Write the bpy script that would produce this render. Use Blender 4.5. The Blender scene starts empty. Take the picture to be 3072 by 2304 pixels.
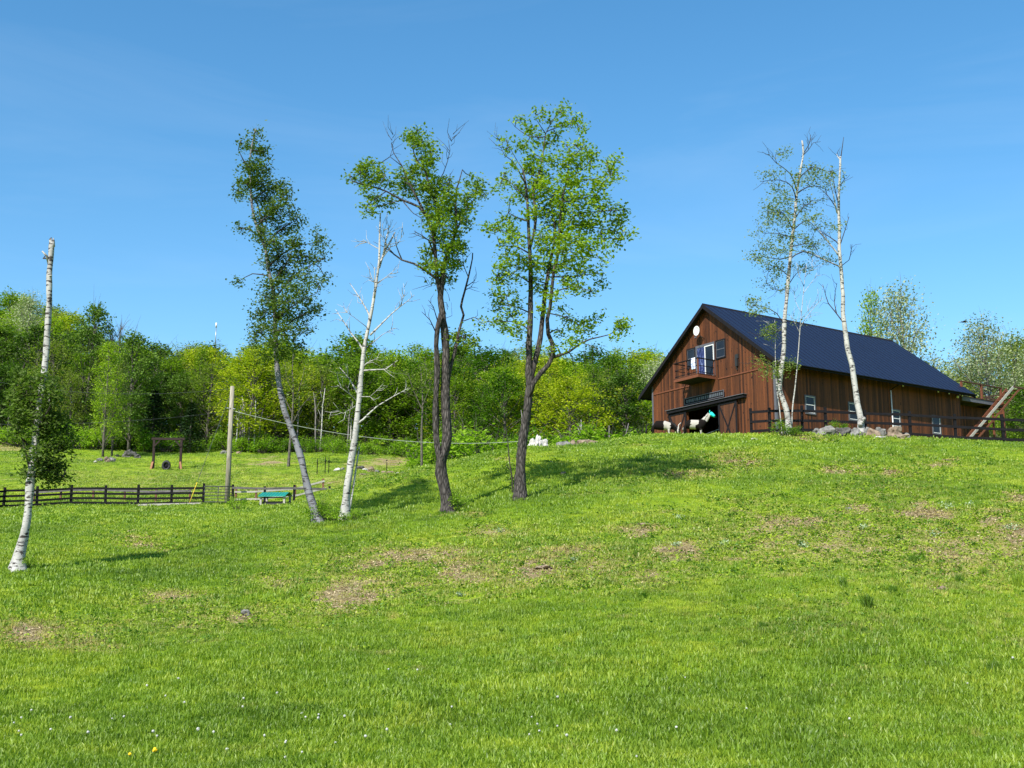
import bpy, math, random
import numpy as np
from mathutils import Vector, noise as mnoise
random.seed(7); RNG = np.random.default_rng(7)
SC = bpy.context.scene; COL = SC.collection
R = math.radians
# ------------------------------------------------------------------ camera model
F, TH, CX, CY, EYE = 3762.0, 0.2, 1536.0, 1152.0, 1.6
CT, ST = math.cos(TH), math.sin(TH)
def ray(px, py):
    d = (px-CX)/F; v = (CY-py)/F
    return np.array([d, CT-v*ST, ST+v*CT])
def W(px, py, Y):
    """world point seen at photo pixel (px,py), at world depth Y"""
    r = ray(px, py); k = Y/r[1]
    return np.array([r[0]*k, Y, EYE+r[2]*k])
def S(Y): return Y/F/0.985            # metres per photo pixel at depth Y
def proj(x, y, z):
    z = z-EYE; d = y*CT+z*ST; d = np.where(d < 0.5, 0.5, d)
    return CX+F*x/d, CY-F*(z*CT-y*ST)/d
# ------------------------------------------------------------------ terrain
def zc(px, lst):
    out = []
    for Y, kind, v in lst:
        if kind == 'p': p = W(px, v, Y); out.append((Y, p[2]))
        else: out.append((Y, v))
    return out
def P(*a): return [(Y, 'p', v) for Y, v in a]
def Z(*a): return [(Y, 'z', v) for Y, v in a]
near = [(-40, 'z', 0.0), (6, 'z', 0.0), (12, 'z', 0.0)]
COLS = [
 (-900, near+P((16.4, 2304), (22, 2110), (30, 1920), (40, 1730), (52, 1630), (78, 1535))+P((100, 1440), (125, 1372), (145, 1335))+Z((170, 36), (200, 47), (250, 56), (320, 58))),
 (0, near+P((16.4, 2304), (22, 2100), (30, 1900), (40, 1713), (52, 1612), (78, 1520), (100, 1430), (125, 1362), (145, 1330))+Z((170, 34), (200, 44), (250, 53), (320, 55))),
 (400, near+P((16.4, 2304), (22, 2100), (30, 1900), (40, 1715), (52, 1610), (78, 1515), (100, 1440), (125, 1380), (145, 1350))+Z((175, 29), (205, 35.5), (250, 44), (320, 46))),
 (900, near+P((16.4, 2304), (22, 2095), (30, 1890), (40, 1700), (50, 1573), (62, 1530), (78, 1519), (95, 1440), (120, 1385), (145, 1354))+Z((175, 28.5), (205, 35.5), (250, 43), (320, 45))),
 (1060, near+P((16.4, 2304), (22, 2092), (30, 1885), (40, 1690), (50, 1562), (57, 1506), (64, 1470), (78, 1450))+P((95, 1420), (120, 1385), (145, 1353))+Z((175, 28.5), (205, 35.5), (250, 43), (320, 45))),
 (1340, near+P((16.4, 2304), (22, 2090), (30, 1875), (40, 1680), (50, 1545), (58, 1468), (66, 1405), (71, 1382))+Z((95, 13.9), (120, 17.5), (145, 22), (175, 28.5), (205, 35.5), (250, 43), (320, 45))),
 (1560, near+P((16.4, 2304), (22, 2080), (30, 1850), (40, 1650), (50, 1502), (58, 1420), (68, 1342))+Z((95, 14.2), (130, 19), (145, 22), (175, 28), (205, 35), (250, 42), (320, 44))),
 (1950, near+P((16.4, 2304), (22, 2070), (30, 1820), (40, 1610), (50, 1470), (60, 1385), (76, 1302))+Z((84, 15.0), (95, 15.8), (110, 16), (130, 18.3), (165, 25), (205, 34), (250, 41), (320, 43))),
 (2350, near+P((16.4, 2304), (22, 2065), (30, 1800), (40, 1590), (50, 1460), (60, 1375), (72, 1298))+Z((84, 14.95), (95, 15.6), (110, 15.9), (130, 17), (165, 22), (205, 30), (250, 38), (320, 40))),
 (2750, near+P((16.4, 2304), (22, 2065), (30, 1795), (40, 1590), (50, 1470), (60, 1388), (70, 1316))+Z((84, 14.4), (97, 15.2), (110, 15.4), (130, 16), (165, 19), (205, 25), (250, 33), (320, 36))),
 (3072, near+P((16.4, 2304), (22, 2065), (30, 1795), (40, 1595), (50, 1480), (60, 1400), (70, 1331))+Z((84, 13.9), (97, 14.8), (110, 15), (130, 15.5), (165, 18), (205, 23), (250, 30), (320, 33))),
 (3900, near+P((16.4, 2304), (22, 2080), (30, 1810), (40, 1620), (50, 1520), (60, 1440), (70, 1370))+Z((84, 12.9), (97, 13.8), (110, 14.2), (130, 15), (165, 17), (205, 21), (250, 27), (320, 30))),
]
YS = np.arange(-40, 321, 1.0)
def smooth(a, n):
    k = np.hanning(2*n+3)[1:-1]; k /= k.sum()
    return np.convolve(np.pad(a, n, 'edge'), k, 'valid')
UC = np.array([(c[0]-CX)/(F*0.985) for c in COLS])
TAB = np.array([smooth(np.interp(YS, *zip(*zc(c[0], c[1]))), 3) for c in COLS])
UU = np.linspace(UC[0], UC[-1], 400)
TB = np.array([np.interp(UU, UC, TAB[:, j]) for j in range(len(YS))]).T
TB = np.apply_along_axis(lambda a: smooth(a, 9), 0, TB)
def vnoise(x, y):
    xi = np.floor(x); yi = np.floor(y); fx = x-xi; fy = y-yi
    fx = fx*fx*(3-2*fx); fy = fy*fy*(3-2*fy)
    h = lambda a, b: np.modf(np.abs(np.sin(a*127.1+b*311.7)*43758.5453))[0]
    return (h(xi, yi)*(1-fx)+h(xi+1, yi)*fx)*(1-fy)+(h(xi, yi+1)*(1-fx)+h(xi+1, yi+1)*fx)*fy
def HN(x, y):
    x = np.asarray(x, float); y = np.asarray(y, float)
    u = np.clip(x/np.maximum(y, 16), UU[0], UU[-1]); yy = np.clip(y, YS[0], YS[-1]-1e-3)
    fu = (u-UU[0])/(UU[1]-UU[0]); iu = np.clip(fu.astype(int), 0, len(UU)-2); fu = fu-iu
    fy = yy-YS[0]; iy = np.clip(fy.astype(int), 0, len(YS)-2); fy = fy-iy
    z = (TB[iu, iy]*(1-fu)+TB[iu+1, iy]*fu)*(1-fy)+(TB[iu, iy+1]*(1-fu)+TB[iu+1, iy+1]*fu)*fy
    amp = np.clip((y-14)/10, 0, 1)
    z = z+amp*((vnoise(x*.22, y*.22)-.5)*.22+(vnoise(x*.9+5, y*.9)-.5)*.09)
    far = np.clip((y-330)/700, 0, 1)
    return z*(1-far*.6)
def H(x, y): return float(HN(np.array([x]), np.array([y]))[0])
def G(px, Y):
    """ground point on the column of photo pixel px at depth Y"""
    u = (px-CX)/F
    z = 1.6
    for _ in range(4):
        x = u*(Y*CT+(z-EYE)*ST); z = H(x, Y)
    return Vector((x, Y, z))
def ground_at(px, py, y0=14, y1=160):
    """first ground point hit by the pixel's ray"""
    ys = np.arange(y0, y1, .1); r = ray(px, py)
    xs = r[0]/r[1]*ys; zs = EYE+r[2]/r[1]*ys; h = HN(xs, ys)
    i = np.argmax(h >= zs)
    if h[i] < zs[i]: i = int(np.argmin(zs-h))
    return Vector((xs[i], ys[i], float(h[i])))
# ------------------------------------------------------------------ dry / worn ground
PATCH = [(1250,1670,130,34,1),(1120,1690,70,24,.8),(1030,1790,95,52,.75),(1390,1720,90,22,.7),(1625,1706,85,16,1),(1480,1590,90,14,.5),
 (1700,1660,120,22,.55),(2014,1652,70,24,.95),(1900,1590,60,12,.55),(2389,1572,95,22,1),(2230,1530,60,12,.4),(2560,1530,80,18,.5),
 (2778,1540,85,26,.95),(3028,1605,60,50,1),(2960,1560,60,30,.7),(2194,1385,75,18,.95),(2080,1420,90,14,.6),(2528,1405,60,9,.7),(2690,1410,60,12,.5),
 (3042,1500,45,22,.7),(2830,1770,22,10,1),(2540,1660,45,12,.5),(395,1607,52,12,1),(430,1632,90,16,.5),(640,1600,100,10,.3),(486,1792,60,22,.7),(560,1790,50,14,.55),
 (736,1846,34,16,.8),(830,1740,80,22,.5),(95,1905,110,34,.75),(260,1930,110,30,.5),(560,1870,40,12,.6),(1180,1386,60,9,.9),(1100,1392,60,8,.5),
 (20,1335,50,14,.8),(800,1385,70,6,.6),(980,1450,60,9,.55),(1900,1330,22,6,.5),(1390,1545,60,8,.5),(2390,1316,60,8,1),(2830,1385,40,8,.5),(1140,1850,70,14,.35),
 (2240,1500,160,20,.3),(1750,1480,70,12,.35),(600,1925,60,10,.35),(1530,1380,30,7,.5),(2430,1630,360,85,.44),(1700,1710,360,65,.44),(2900,1640,260,110,.44),(1150,1730,260,85,.44),(700,1850,300,50,.40),(200,1900,240,50,.42),(2700,1480,300,60,.22),(1900,1430,200,50,.2),(2500,1850,330,80,.2),(3000,1900,160,80,.2),(500,1440,600,50,.27),(1000,1440,300,40,.25)]
def dryness(x, y):
    z = HN(x, y); px, py = proj(x, y, z)
    d = np.zeros_like(px)
    wx = (vnoise(x*.9, y*.45)-.5)*70+(vnoise(x*2.3+4, y*1.2)-.5)*45; wy = (vnoise(x*.8+11, y*.6)-.5)*26+(vnoise(x*2.9+8, y*1.9)-.5)*14
    for cx, cy, rx, ry, s in PATCH:
        q = ((px+wx-cx)/rx)**2+((py+wy-cy)/ry)**2
        d = np.maximum(d, (min(1, s*1.3) if s > .45 else s*1.1)*np.exp(-q*.62))
    d = np.where(y < 14, 0, d)
    n = vnoise(x*1.7, y*1.7)*.5+vnoise(x*4.3+9, y*4.3)*.5
    lo = vnoise(x*.16+3, y*.16+7)
    d = np.clip(d*(.30+1.05*n)+np.clip(lo-.5, 0, 1)*.45*n+np.clip(vnoise(x*1.1+31, y*1.1)-.80, 0, 1)*2.2*n, 0, 1)
    return np.clip(d, 0, 1)
# ------------------------------------------------------------------ object helpers
def tag(o, label=None, cat=None, group=None, kind=None):
    if label: o['label'] = label
    if cat: o['category'] = cat
    if group: o['group'] = group
    if kind: o['kind'] = kind
    return o
def empty(name, loc, label, cat, group=None, rz=0):
    o = bpy.data.objects.new(name, None); COL.objects.link(o); o.location = loc; o.rotation_euler = (0, 0, rz)
    o.empty_display_size = .3
    return tag(o, label, cat, group)
class MB:
    def __init__(s): s.v = []; s.f = []; s.n = 0; s.sm = []
    def add(s, v, f, smooth=False):
        v = np.asarray(v, float); s.v.append(v)
        s.f += [[i+s.n for i in q] for q in f]; s.sm += [smooth]*len(f); s.n += len(v); return s
    def box(s, a, b):
        x0, y0, z0 = a; x1, y1, z1 = b
        v = [(x0,y0,z0),(x1,y0,z0),(x1,y1,z0),(x0,y1,z0),(x0,y0,z1),(x1,y0,z1),(x1,y1,z1),(x0,y1,z1)]
        return s.add(v, [(0,3,2,1),(4,5,6,7),(0,1,5,4),(1,2,6,5),(2,3,7,6),(3,0,4,7)])
    def bar(s, p, q, w, h=None, up=(0, 0, 1)):
        """rectangular bar from p to q, w across, h along 'up'"""
        h = h or w; p = Vector(p); q = Vector(q); d = (q-p).normalized(); up = Vector(up)
        sx = d.cross(up)
        if sx.length < 1e-4: sx = d.cross(Vector((1, 0, 0)))
        sx.normalize(); uz = sx.cross(d).normalized()
        v = []
        for c in (p, q):
            for i, j in ((-1,-1),(1,-1),(1,1),(-1,1)): v.append(c+sx*(i*w/2)+uz*(j*h/2))
        return s.add(v, [(0,1,2,3),(7,6,5,4),(0,4,5,1),(1,5,6,2),(2,6,7,3),(3,7,4,0)])
    def tube(s, pts, rad, n=8, cap=True, wob=0.0, sd=0):
        pts = [Vector(p) for p in pts]; m = len(pts); v = []; f = []
        prev = None
        for i in range(m):
            d = (pts[min(i+1, m-1)]-pts[max(i-1, 0)]).normalized()
            a = prev if prev is not None else (Vector((0, 0, 1)) if abs(d.z) < .9 else Vector((1, 0, 0)))
            b = d.cross(a); b.normalize(); a = b.cross(d).normalized(); prev = a
            for k in range(n):
                t = 2*math.pi*k/n; rr = rad[i]
                if wob: rr *= 1+wob*mnoise.noise(Vector((math.cos(t)*1.3+sd, math.sin(t)*1.3, i*.45)))
                v.append(pts[i]+(a*math.cos(t)+b*math.sin(t))*rr)
        for i in range(m-1):
            for k in range(n): f.append((i*n+k, i*n+(k+1) % n, (i+1)*n+(k+1) % n, (i+1)*n+k))
        if cap: f.append(tuple(range(n))[::-1]); f.append(tuple((m-1)*n+k for k in range(n)))
        return s.add(v, f, True)
    def quads(s, V):
        """V (N,4,3) loose quads"""
        V = np.asarray(V); n = len(V)
        if n == 0: return s
        s.v.append(V.reshape(-1, 3)); b = s.n
        s.f += (np.arange(n*4).reshape(n, 4)+b).tolist(); s.sm += [False]*n; s.n += n*4; return s
    def mesh(s, name):
        me = bpy.data.meshes.new(name)
        v = np.concatenate(s.v) if s.v else np.zeros((0, 3))
        me.from_pydata(v.tolist(), [], s.f)
        me.polygons.foreach_set('use_smooth', s.sm); me.update()
        return me
    def build(s, name, mat, parent=None, loc=None, label=None, bevel=0):
        if loc is not None: s.v = [v-np.array(loc) for v in s.v]
        o = bpy.data.objects.new(name, s.mesh(name)); COL.objects.link(o)
        for m in (mat if isinstance(mat, (list, tuple)) else [mat]): o.data.materials.append(m)
        if parent: o.parent = parent
        if loc is not None and parent is None: o.location = loc
        if label: o['label'] = label
        if bevel:
            b = o.modifiers.new('bevel', 'BEVEL'); b.width = bevel; b.segments = 2; b.limit_method = 'ANGLE'
        return o
def catmull(pts, rad, step):
    """smooth a 3-D polyline"""
    pts = [np.array(p, float) for p in pts]; out = []; ro = []
    for i in range(len(pts)-1):
        p0 = pts[max(i-1, 0)]; p1 = pts[i]; p2 = pts[i+1]; p3 = pts[min(i+2, len(pts)-1)]
        n = max(1, int(np.linalg.norm(p2-p1)/step))
        for k in range(n):
            t = k/n
            out.append(.5*((2*p1)+(p2-p0)*t+(2*p0-5*p1+4*p2-p3)*t*t+(3*p1-p0-3*p2+p3)*t**3)); ro.append(rad[i]*(1-t)+rad[i+1]*t)
    out.append(pts[-1]); ro.append(rad[-1])
    return out, ro
def leaves(C, size, flat=.8, elong=.62, rng=RNG):
    """small folded leaf quads round the given centres"""
    n = len(C); nrm = rng.normal(size=(n, 3)); nrm[:, 2] = np.abs(nrm[:, 2])+flat
    nrm /= np.linalg.norm(nrm, axis=1)[:, None]
    t = rng.normal(size=(n, 3)); t -= nrm*(t*nrm).sum(1)[:, None]; t /= np.linalg.norm(t, axis=1)[:, None]
    b = np.cross(nrm, t); s = (size*(.6+.8*rng.random(n)))[:, None]
    return np.stack([C-t*s*.5, C+b*s*.5*elong-nrm*s*.08, C+t*s*.5, C-b*s*.5*elong-nrm*s*.08], 1)
# ------------------------------------------------------------------ materials
def newmat(name):
    m = bpy.data.materials.new(name); m.use_nodes = True; nt = m.node_tree; nt.nodes.clear()
    o = nt.nodes.new('ShaderNodeOutputMaterial'); return m, nt, o
def N(nt, t, **kw):
    n = nt.nodes.new(t)
    for k, v in kw.items():
        if k.startswith('i_'):
            key = k[2:]; key = int(key) if key.isdigit() else key.replace('_', ' ')
            n.inputs[key].default_value = v
        else: setattr(n, k, v)
    return n
def ramp(nt, fac, stops, interp='LINEAR'):
    r = nt.nodes.new('ShaderNodeValToRGB'); r.color_ramp.interpolation = interp
    e = r.color_ramp.elements
    while len(e) < len(stops): e.new(.5)
    for el, (p, c) in zip(e, stops): el.position = p; el.color = (*c, 1)
    nt.links.new(fac, r.inputs[0]); return r.outputs[0]
def mixc(nt, fac, a, b, mode='MIX'):
    m = nt.nodes.new('ShaderNodeMix'); m.data_type = 'RGBA'; m.blend_type = mode
    for s, v in ((m.inputs[0], fac), (m.inputs[6], a), (m.inputs[7], b)):
        if hasattr(v, 'is_linked') or isinstance(v, bpy.types.NodeSocket): nt.links.new(v, s)
        else: s.default_value = v if not isinstance(v, tuple) else (*v, 1)[:4]
    return m.outputs[2]
def nz(nt, vec, scale, detail=4, rough=.6, dist=0):
    n = N(nt, 'ShaderNodeTexNoise', i_Scale=scale, i_Detail=detail, i_Roughness=rough, i_Distortion=dist)
    if vec is not None: nt.links.new(vec, n.inputs['Vector'])
    return n.outputs[0]
def mapped(nt, vec, sc=(1, 1, 1), rot=(0, 0, 0)):
    m = N(nt, 'ShaderNodeMapping'); m.inputs['Scale'].default_value = sc; m.inputs['Rotation'].default_value = rot
    nt.links.new(vec, m.inputs[0]); return m.outputs[0]
def objco(nt): return N(nt, 'ShaderNodeTexCoord').outputs['Object']
def math_(nt, op, a, b=None):
    m = N(nt, 'ShaderNodeMath', operation=op)
    for i, v in enumerate((a, b)):
        if v is None: continue
        if isinstance(v, bpy.types.NodeSocket): nt.links.new(v, m.inputs[i])
        else: m.inputs[i].default_value = v
    return m.outputs[0]
def finish(nt, out, col, rough=.8, bump=None, bstr=.3, bdist=.02, spec=.3, metal=0, coat=0):
    b = N(nt, 'ShaderNodeBsdfPrincipled'); b.inputs['Roughness'].default_value = rough
    b.inputs['Specular IOR Level'].default_value = spec; b.inputs['Metallic'].default_value = metal
    if isinstance(col, bpy.types.NodeSocket): nt.links.new(col, b.inputs['Base Color'])
    else: b.inputs['Base Color'].default_value = (*col, 1)
    if bump is not None:
        bp = N(nt, 'ShaderNodeBump', i_Strength=bstr, i_Distance=bdist); nt.links.new(bump, bp.inputs['Height']); nt.links.new(bp.outputs[0], b.inputs['Normal'])
    nt.links.new(b.outputs[0], out.inputs[0]); return b
def simple(name, c, rough=.7, var=.25, scale=6, metal=0, spec=.3, stretch=(1, 1, 1)):
    m, nt, o = newmat(name); n = nz(nt, mapped(nt, objco(nt), stretch), scale, 5)
    col = ramp(nt, n, [(.25, tuple(x*(1-var) for x in c)), (.75, tuple(min(1, x*(1+var)) for x in c))])
    finish(nt, o, col, rough, n, .2, .02, spec, metal); return m
def leafmat(name, c1, c2, trans=.45, hue=.0):
    m, nt, o = newmat(name)
    g = N(nt, 'ShaderNodeNewGeometry'); oi = N(nt, 'ShaderNodeObjectInfo')
    n1 = nz(nt, g.outputs['Position'], .8, 3); n2 = nz(nt, g.outputs['Position'], 7, 2)
    f = math_(nt, 'ADD', math_(nt, 'MULTIPLY', n1, .6), math_(nt, 'MULTIPLY', n2, .4))
    f = math_(nt, 'ADD', f, math_(nt, 'MULTIPLY', math_(nt, 'SUBTRACT', oi.outputs['Random'], .5), hue))
    col = ramp(nt, f, [(.3, c1), (.68, c2)])
    d = N(nt, 'ShaderNodeBsdfDiffuse'); t = N(nt, 'ShaderNodeBsdfTranslucent'); gl = N(nt, 'ShaderNodeBsdfGlossy', i_Roughness=.45)
    tc = mixc(nt, .6, col, (.30, .42, .03), 'MIX')
    tcol = mixc(nt, 1.0, col, (1.0, 1.25, .5), 'MULTIPLY')
    nt.links.new(col, d.inputs[0]); nt.links.new(tcol, t.inputs[0]); gl.inputs[0].default_value = (.7, .8, .7, 1)
    a = N(nt, 'ShaderNodeMixShader', i_0=trans); nt.links.new(d.outputs[0], a.inputs[1]); nt.links.new(t.outputs[0], a.inputs[2])
    b = N(nt, 'ShaderNodeMixShader', i_0=.015); nt.links.new(a.outputs[0], b.inputs[1]); nt.links.new(gl.outputs[0], b.inputs[2])
    nt.links.new(b.outputs[0], o.inputs[0]); return m
M = {}
M['leaf_birch'] = leafmat('leaf_birch', (.038, .070, .016), (.15, .215, .042))
M['leaf_oak'] = leafmat('leaf_oak', (.08, .14, .012), (.26, .36, .034))
M['leaf_maple'] = leafmat('leaf_maple', (.11, .19, .010), (.33, .44, .028))
M['leaf_sparse'] = leafmat('leaf_sparse', (.13, .17, .045), (.28, .33, .09))
M['leaf_wood'] = leafmat('leaf_wood', (.062, .135, .009), (.25, .355, .020), hue=.8)
M['leaf_dark'] = leafmat('leaf_dark', (.045, .095, .015), (.12, .20, .028), .3, hue=.3)
M['leaf_yellow'] = leafmat('leaf_yellow', (.20, .27, .012), (.42, .45, .022), hue=.2)
M['leaf_olive'] = leafmat('leaf_olive', (.14, .19, .03), (.30, .35, .06), hue=.4)
M['leaf_grey'] = leafmat('leaf_grey', (.20, .24, .12), (.44, .48, .28), .3, hue=.2)
M['leaf_bush'] = leafmat('leaf_bush', (.11, .22, .012), (.26, .40, .026), hue=.4)
M['needle'] = leafmat('needle', (.015, .032, .012), (.03, .06, .02), .1)
def barkmat(name, c1, c2, sc=(9, 9, 2.2), bs=.9):
    m, nt, o = newmat(name); co = mapped(nt, objco(nt), sc)
    v = N(nt, 'ShaderNodeTexVoronoi', i_Scale=1.3, feature='DISTANCE_TO_EDGE'); nt.links.new(co, v.inputs['Vector'])
    n = nz(nt, co, 2.2, 6, .7); h = math_(nt, 'ADD', math_(nt, 'MULTIPLY', v.outputs[0], 1.4), math_(nt, 'MULTIPLY', n, .5))
    finish(nt, o, ramp(nt, h, [(.2, c1), (.75, c2)]), .9, h, bs, .04, .15); return m
M['bark_dark'] = barkmat('bark_dark', (.010, .009, .008), (.115, .10, .092))
M['bark_wood'] = barkmat('bark_wood', (.05, .045, .035), (.16, .145, .12))
M['bark_grey'] = barkmat('bark_grey', (.14, .135, .13), (.36, .35, .33), (5, 5, 9), .4)
def birchmat(name, white, mark, amt):
    m, nt, o = newmat(name); co = objco(nt)
    n1 = nz(nt, mapped(nt, co, (2.2, 2.2, 9)), 1.4, 5, .62, .4)      # horizontal lenticels
    n2 = nz(nt, mapped(nt, co, (1.5, 1.5, 1.1)), 1.2, 4, .6)         # broad stains
    n3 = nz(nt, mapped(nt, co, (6, 6, 30)), 1.5, 3, .5)
    base = ramp(nt, n2, [(.35, tuple(x*.72 for x in white)), (.62, white)])
    a = ramp(nt, n1, [(amt, (1, 1, 1)), (amt+.035, (0, 0, 0))])
    c = ramp(nt, n3, [(.30, (1, 1, 1)), (.36, (0, 0, 0))])
    k = mixc(nt, 1.0, a, c, 'ADD')
    col = mixc(nt, k, base, mark)
    finish(nt, o, col, .75, n1, .3, .02, .25); return m
M['birch'] = birchmat('birch', (.40, .385, .36), (.04, .032, .028), .43)
M['birch_clean'] = birchmat('birch_clean', (.42, .405, .375), (.03, .025, .022), .405)
M['birch_grey'] = birchmat('birch_grey', (.19, .19, .205), (.035, .03, .03), .43)
M['twig_dark'] = simple('twig_dark', (.04, .032, .028), .9)
M['twig_pale'] = simple('twig_pale', (.42, .39, .37), .8)
M['twig_grey'] = simple('twig_grey', (.16, .145, .14), .9)
def plankmat(name, dark, light, wdt=.2):
    m, nt, o = newmat(name); co = objco(nt)
    sp = N(nt, 'ShaderNodeSeparateXYZ'); nt.links.new(co, sp.inputs[0])
    s = math_(nt, 'ADD', sp.outputs[0], sp.outputs[1]); k = math_(nt, 'DIVIDE', s, wdt)
    fl = math_(nt, 'FLOOR', k); fr = math_(nt, 'FRACT', k)
    wn = N(nt, 'ShaderNodeTexWhiteNoise', noise_dimensions='1D'); nt.links.new(fl, wn.inputs['W'])
    cb = N(nt, 'ShaderNodeCombineXYZ'); nt.links.new(math_(nt, 'MULTIPLY', s, 7.0), cb.inputs[0]); nt.links.new(math_(nt, 'MULTIPLY', sp.outputs[2], .55), cb.inputs[2])
    nt.links.new(math_(nt, 'MULTIPLY', wn.outputs[0], 40), cb.inputs[1])
    g = nz(nt, cb.outputs[0], 1.6, 6, .65, .3)
    kn = nz(nt, mapped(nt, co, (3, 3, 2)), 1.7, 2, .5)
    f = math_(nt, 'ADD', math_(nt, 'MULTIPLY', wn.outputs[0], .42), math_(nt, 'MULTIPLY', g, .62))
    col = ramp(nt, f, [(.2, dark), (.5, tuple((a+b)/2 for a, b in zip(dark, light))), (.85, light)])
    col = mixc(nt, ramp(nt, kn, [(.66, (0, 0, 0)), (.72, (1, 1, 1))]), col, tuple(x*.5 for x in dark))
    gap = math_(nt, 'LESS_THAN', fr, .055)
    col = mixc(nt, gap, col, (.008, .005, .004))
    h = math_(nt, 'SUBTRACT', g, math_(nt, 'MULTIPLY', gap, 1.5))
    finish(nt, o, col, .72, h, .35, .015, .25); return m
M['siding'] = plankmat('siding', (.008, .0030, .0018), (.150, .047, .0150), .17)
M['door_wood'] = plankmat('door_wood', (.022, .009, .005), (.12, .043, .018), .13)
M['trim_dark'] = simple('trim_dark', (.012, .0115, .014), .9, .3, 5, spec=.08)
M['trim_grey'] = simple('trim_grey', (.085, .085, .10), .55, .2, 5)
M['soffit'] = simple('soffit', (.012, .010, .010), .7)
M['deck_wood'] = simple('deck_wood', (.13, .042, .02), .7, .35, 5, stretch=(1, 1, 6))
M['deck_dark'] = simple('deck_dark', (.07, .03, .02), .7, .3, 5)
M['fence_black'] = simple('fence_black', (.010, .0095, .011), .9, .45, 4, spec=.08, stretch=(1, 1, 4))
M['fence_worn'] = simple('fence_worn', (.10, .092, .088), .8, .5, 3)
M['post_brown'] = simple('post_brown', (.12, .055, .03), .8, .35, 5)
M['wood_grey'] = simple('wood_grey', (.30, .28, .25), .85, .3, 6)
M['pole_wood'] = barkmat('pole_wood', (.19, .165, .125), (.37, .34, .27), (14, 14, .8), .3)
M['white'] = simple('white', (.6, .6, .59), .5, .08)
M['steel'] = simple('steel', (.32, .34, .36), .4, .2, 5, .7)
M['rock_grey'] = None
def rockmat(name, c1, c2, lich=(.2, .24, .17)):
    m, nt, o = newmat(name); co = objco(nt); n = nz(nt, co, 3.0, 8, .65); v = nz(nt, co, 1.1, 3)
    col = ramp(nt, n, [(.3, c1), (.7, c2)])
    col = mixc(nt, ramp(nt, v, [(.56, (0, 0, 0)), (.68, (1, 1, 1))]), col, lich)
    finish(nt, o, col, .9, n, .9, .08, .2); return m
M['rock_grey'] = rockmat('rock_grey', (.06, .06, .055), (.27, .26, .24), (.12, .15, .10))
M['rock_tan'] = rockmat('rock_tan', (.09, .065, .045), (.32, .245, .175), (.16, .14, .10))
M['rock_white'] = rockmat('rock_white', (.30, .28, .255), (.58, .55, .51), (.38, .35, .3))
M['rock_dark'] = rockmat('rock_dark', (.03, .028, .026), (.14, .13, .12), (.05, .06, .04))
M['frame_dark'] = simple('frame_dark', (.02, .010, .009), .8); M['rubber'] = simple('rubber', (.02, .02, .022), .6)
def metalroof(name, c, rough=.42, axis='X', pitch=.30):
    m, nt, o = newmat(name); co = objco(nt); sp = N(nt, 'ShaderNodeSeparateXYZ'); nt.links.new(co, sp.inputs[0])
    fr = math_(nt, 'FRACT', math_(nt, 'DIVIDE', sp.outputs[0 if axis == 'X' else 1], pitch))
    rib = math_(nt, 'LESS_THAN', fr, .12); n = nz(nt, mapped(nt, co, (1, .25, .25)), 1.6, 4)
    col = ramp(nt, n, [(.3, tuple(x*.82 for x in c)), (.7, tuple(x*1.16 for x in c))])
    col = mixc(nt, rib, col, tuple(x*.72 for x in c))
    finish(nt, o, col, rough, math_(nt, 'ADD', rib, math_(nt, 'MULTIPLY', n, .2)), .5, .02, .5, .0); return m
M['roof'] = metalroof('roof', (.0035, .007, .025), .5)
M['trim_navy'] = simple('trim_navy', (.0045, .008, .026), .45); M['roof_green'] = metalroof('roof_green', (.012, .20, .15), .4, 'X', .19)
m, nt, o = newmat('glass_dark'); n = nz(nt, objco(nt), .8, 2)
finish(nt, o, ramp(nt, n, [(.3, (.008, .010, .014)), (.7, (.016, .02, .03))]), .16, None, spec=.25); M['glass'] = m
m, nt, o = newmat('curtain'); cs = N(nt, 'ShaderNodeSeparateXYZ'); nt.links.new(objco(nt), cs.inputs[0])
w = nz(nt, mapped(nt, objco(nt), (6, 9, 2.5)), 1.2, 3, .5, .6)
finish(nt, o, ramp(nt, w, [(.38, (.012, .012, .06)), (.56, (.025, .03, .11)), (.66, (.14, .17, .3))]), .25, None, spec=.5); M['curtain'] = m
# horse coats: patches are the animal's own markings
def coat(name, patches, base=(.008, .006, .0055), light=(.36, .335, .30)):
    m, nt, o = newmat(name); co = objco(nt); n = N(nt, 'ShaderNodeTexNoise', i_Scale=4.0, i_Detail=3); nt.links.new(co, n.inputs['Vector'])
    acc = None
    for (c, r) in patches:
        vm = N(nt, 'ShaderNodeVectorMath', operation='SUBTRACT'); nt.links.new(co, vm.inputs[0]); vm.inputs[1].default_value = c
        dv = N(nt, 'ShaderNodeVectorMath', operation='DIVIDE'); nt.links.new(vm.outputs[0], dv.inputs[0]); dv.inputs[1].default_value = r
        ln = N(nt, 'ShaderNodeVectorMath', operation='LENGTH'); nt.links.new(dv.outputs[0], ln.inputs[0])
        d = math_(nt, 'SUBTRACT', math_(nt, 'ADD', ln.outputs['Value'], math_(nt, 'MULTIPLY', n.outputs[0], 1.1)), .55)
        acc = d if acc is None else math_(nt, 'MINIMUM', acc, d)
    col = mixc(nt, math_(nt, 'LESS_THAN', acc, 1.0), base, light)
    finish(nt, o, col, .85, nz(nt, mapped(nt, co, (4, 20, 20)), 5, 3), .2, .01, .08); return m
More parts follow.
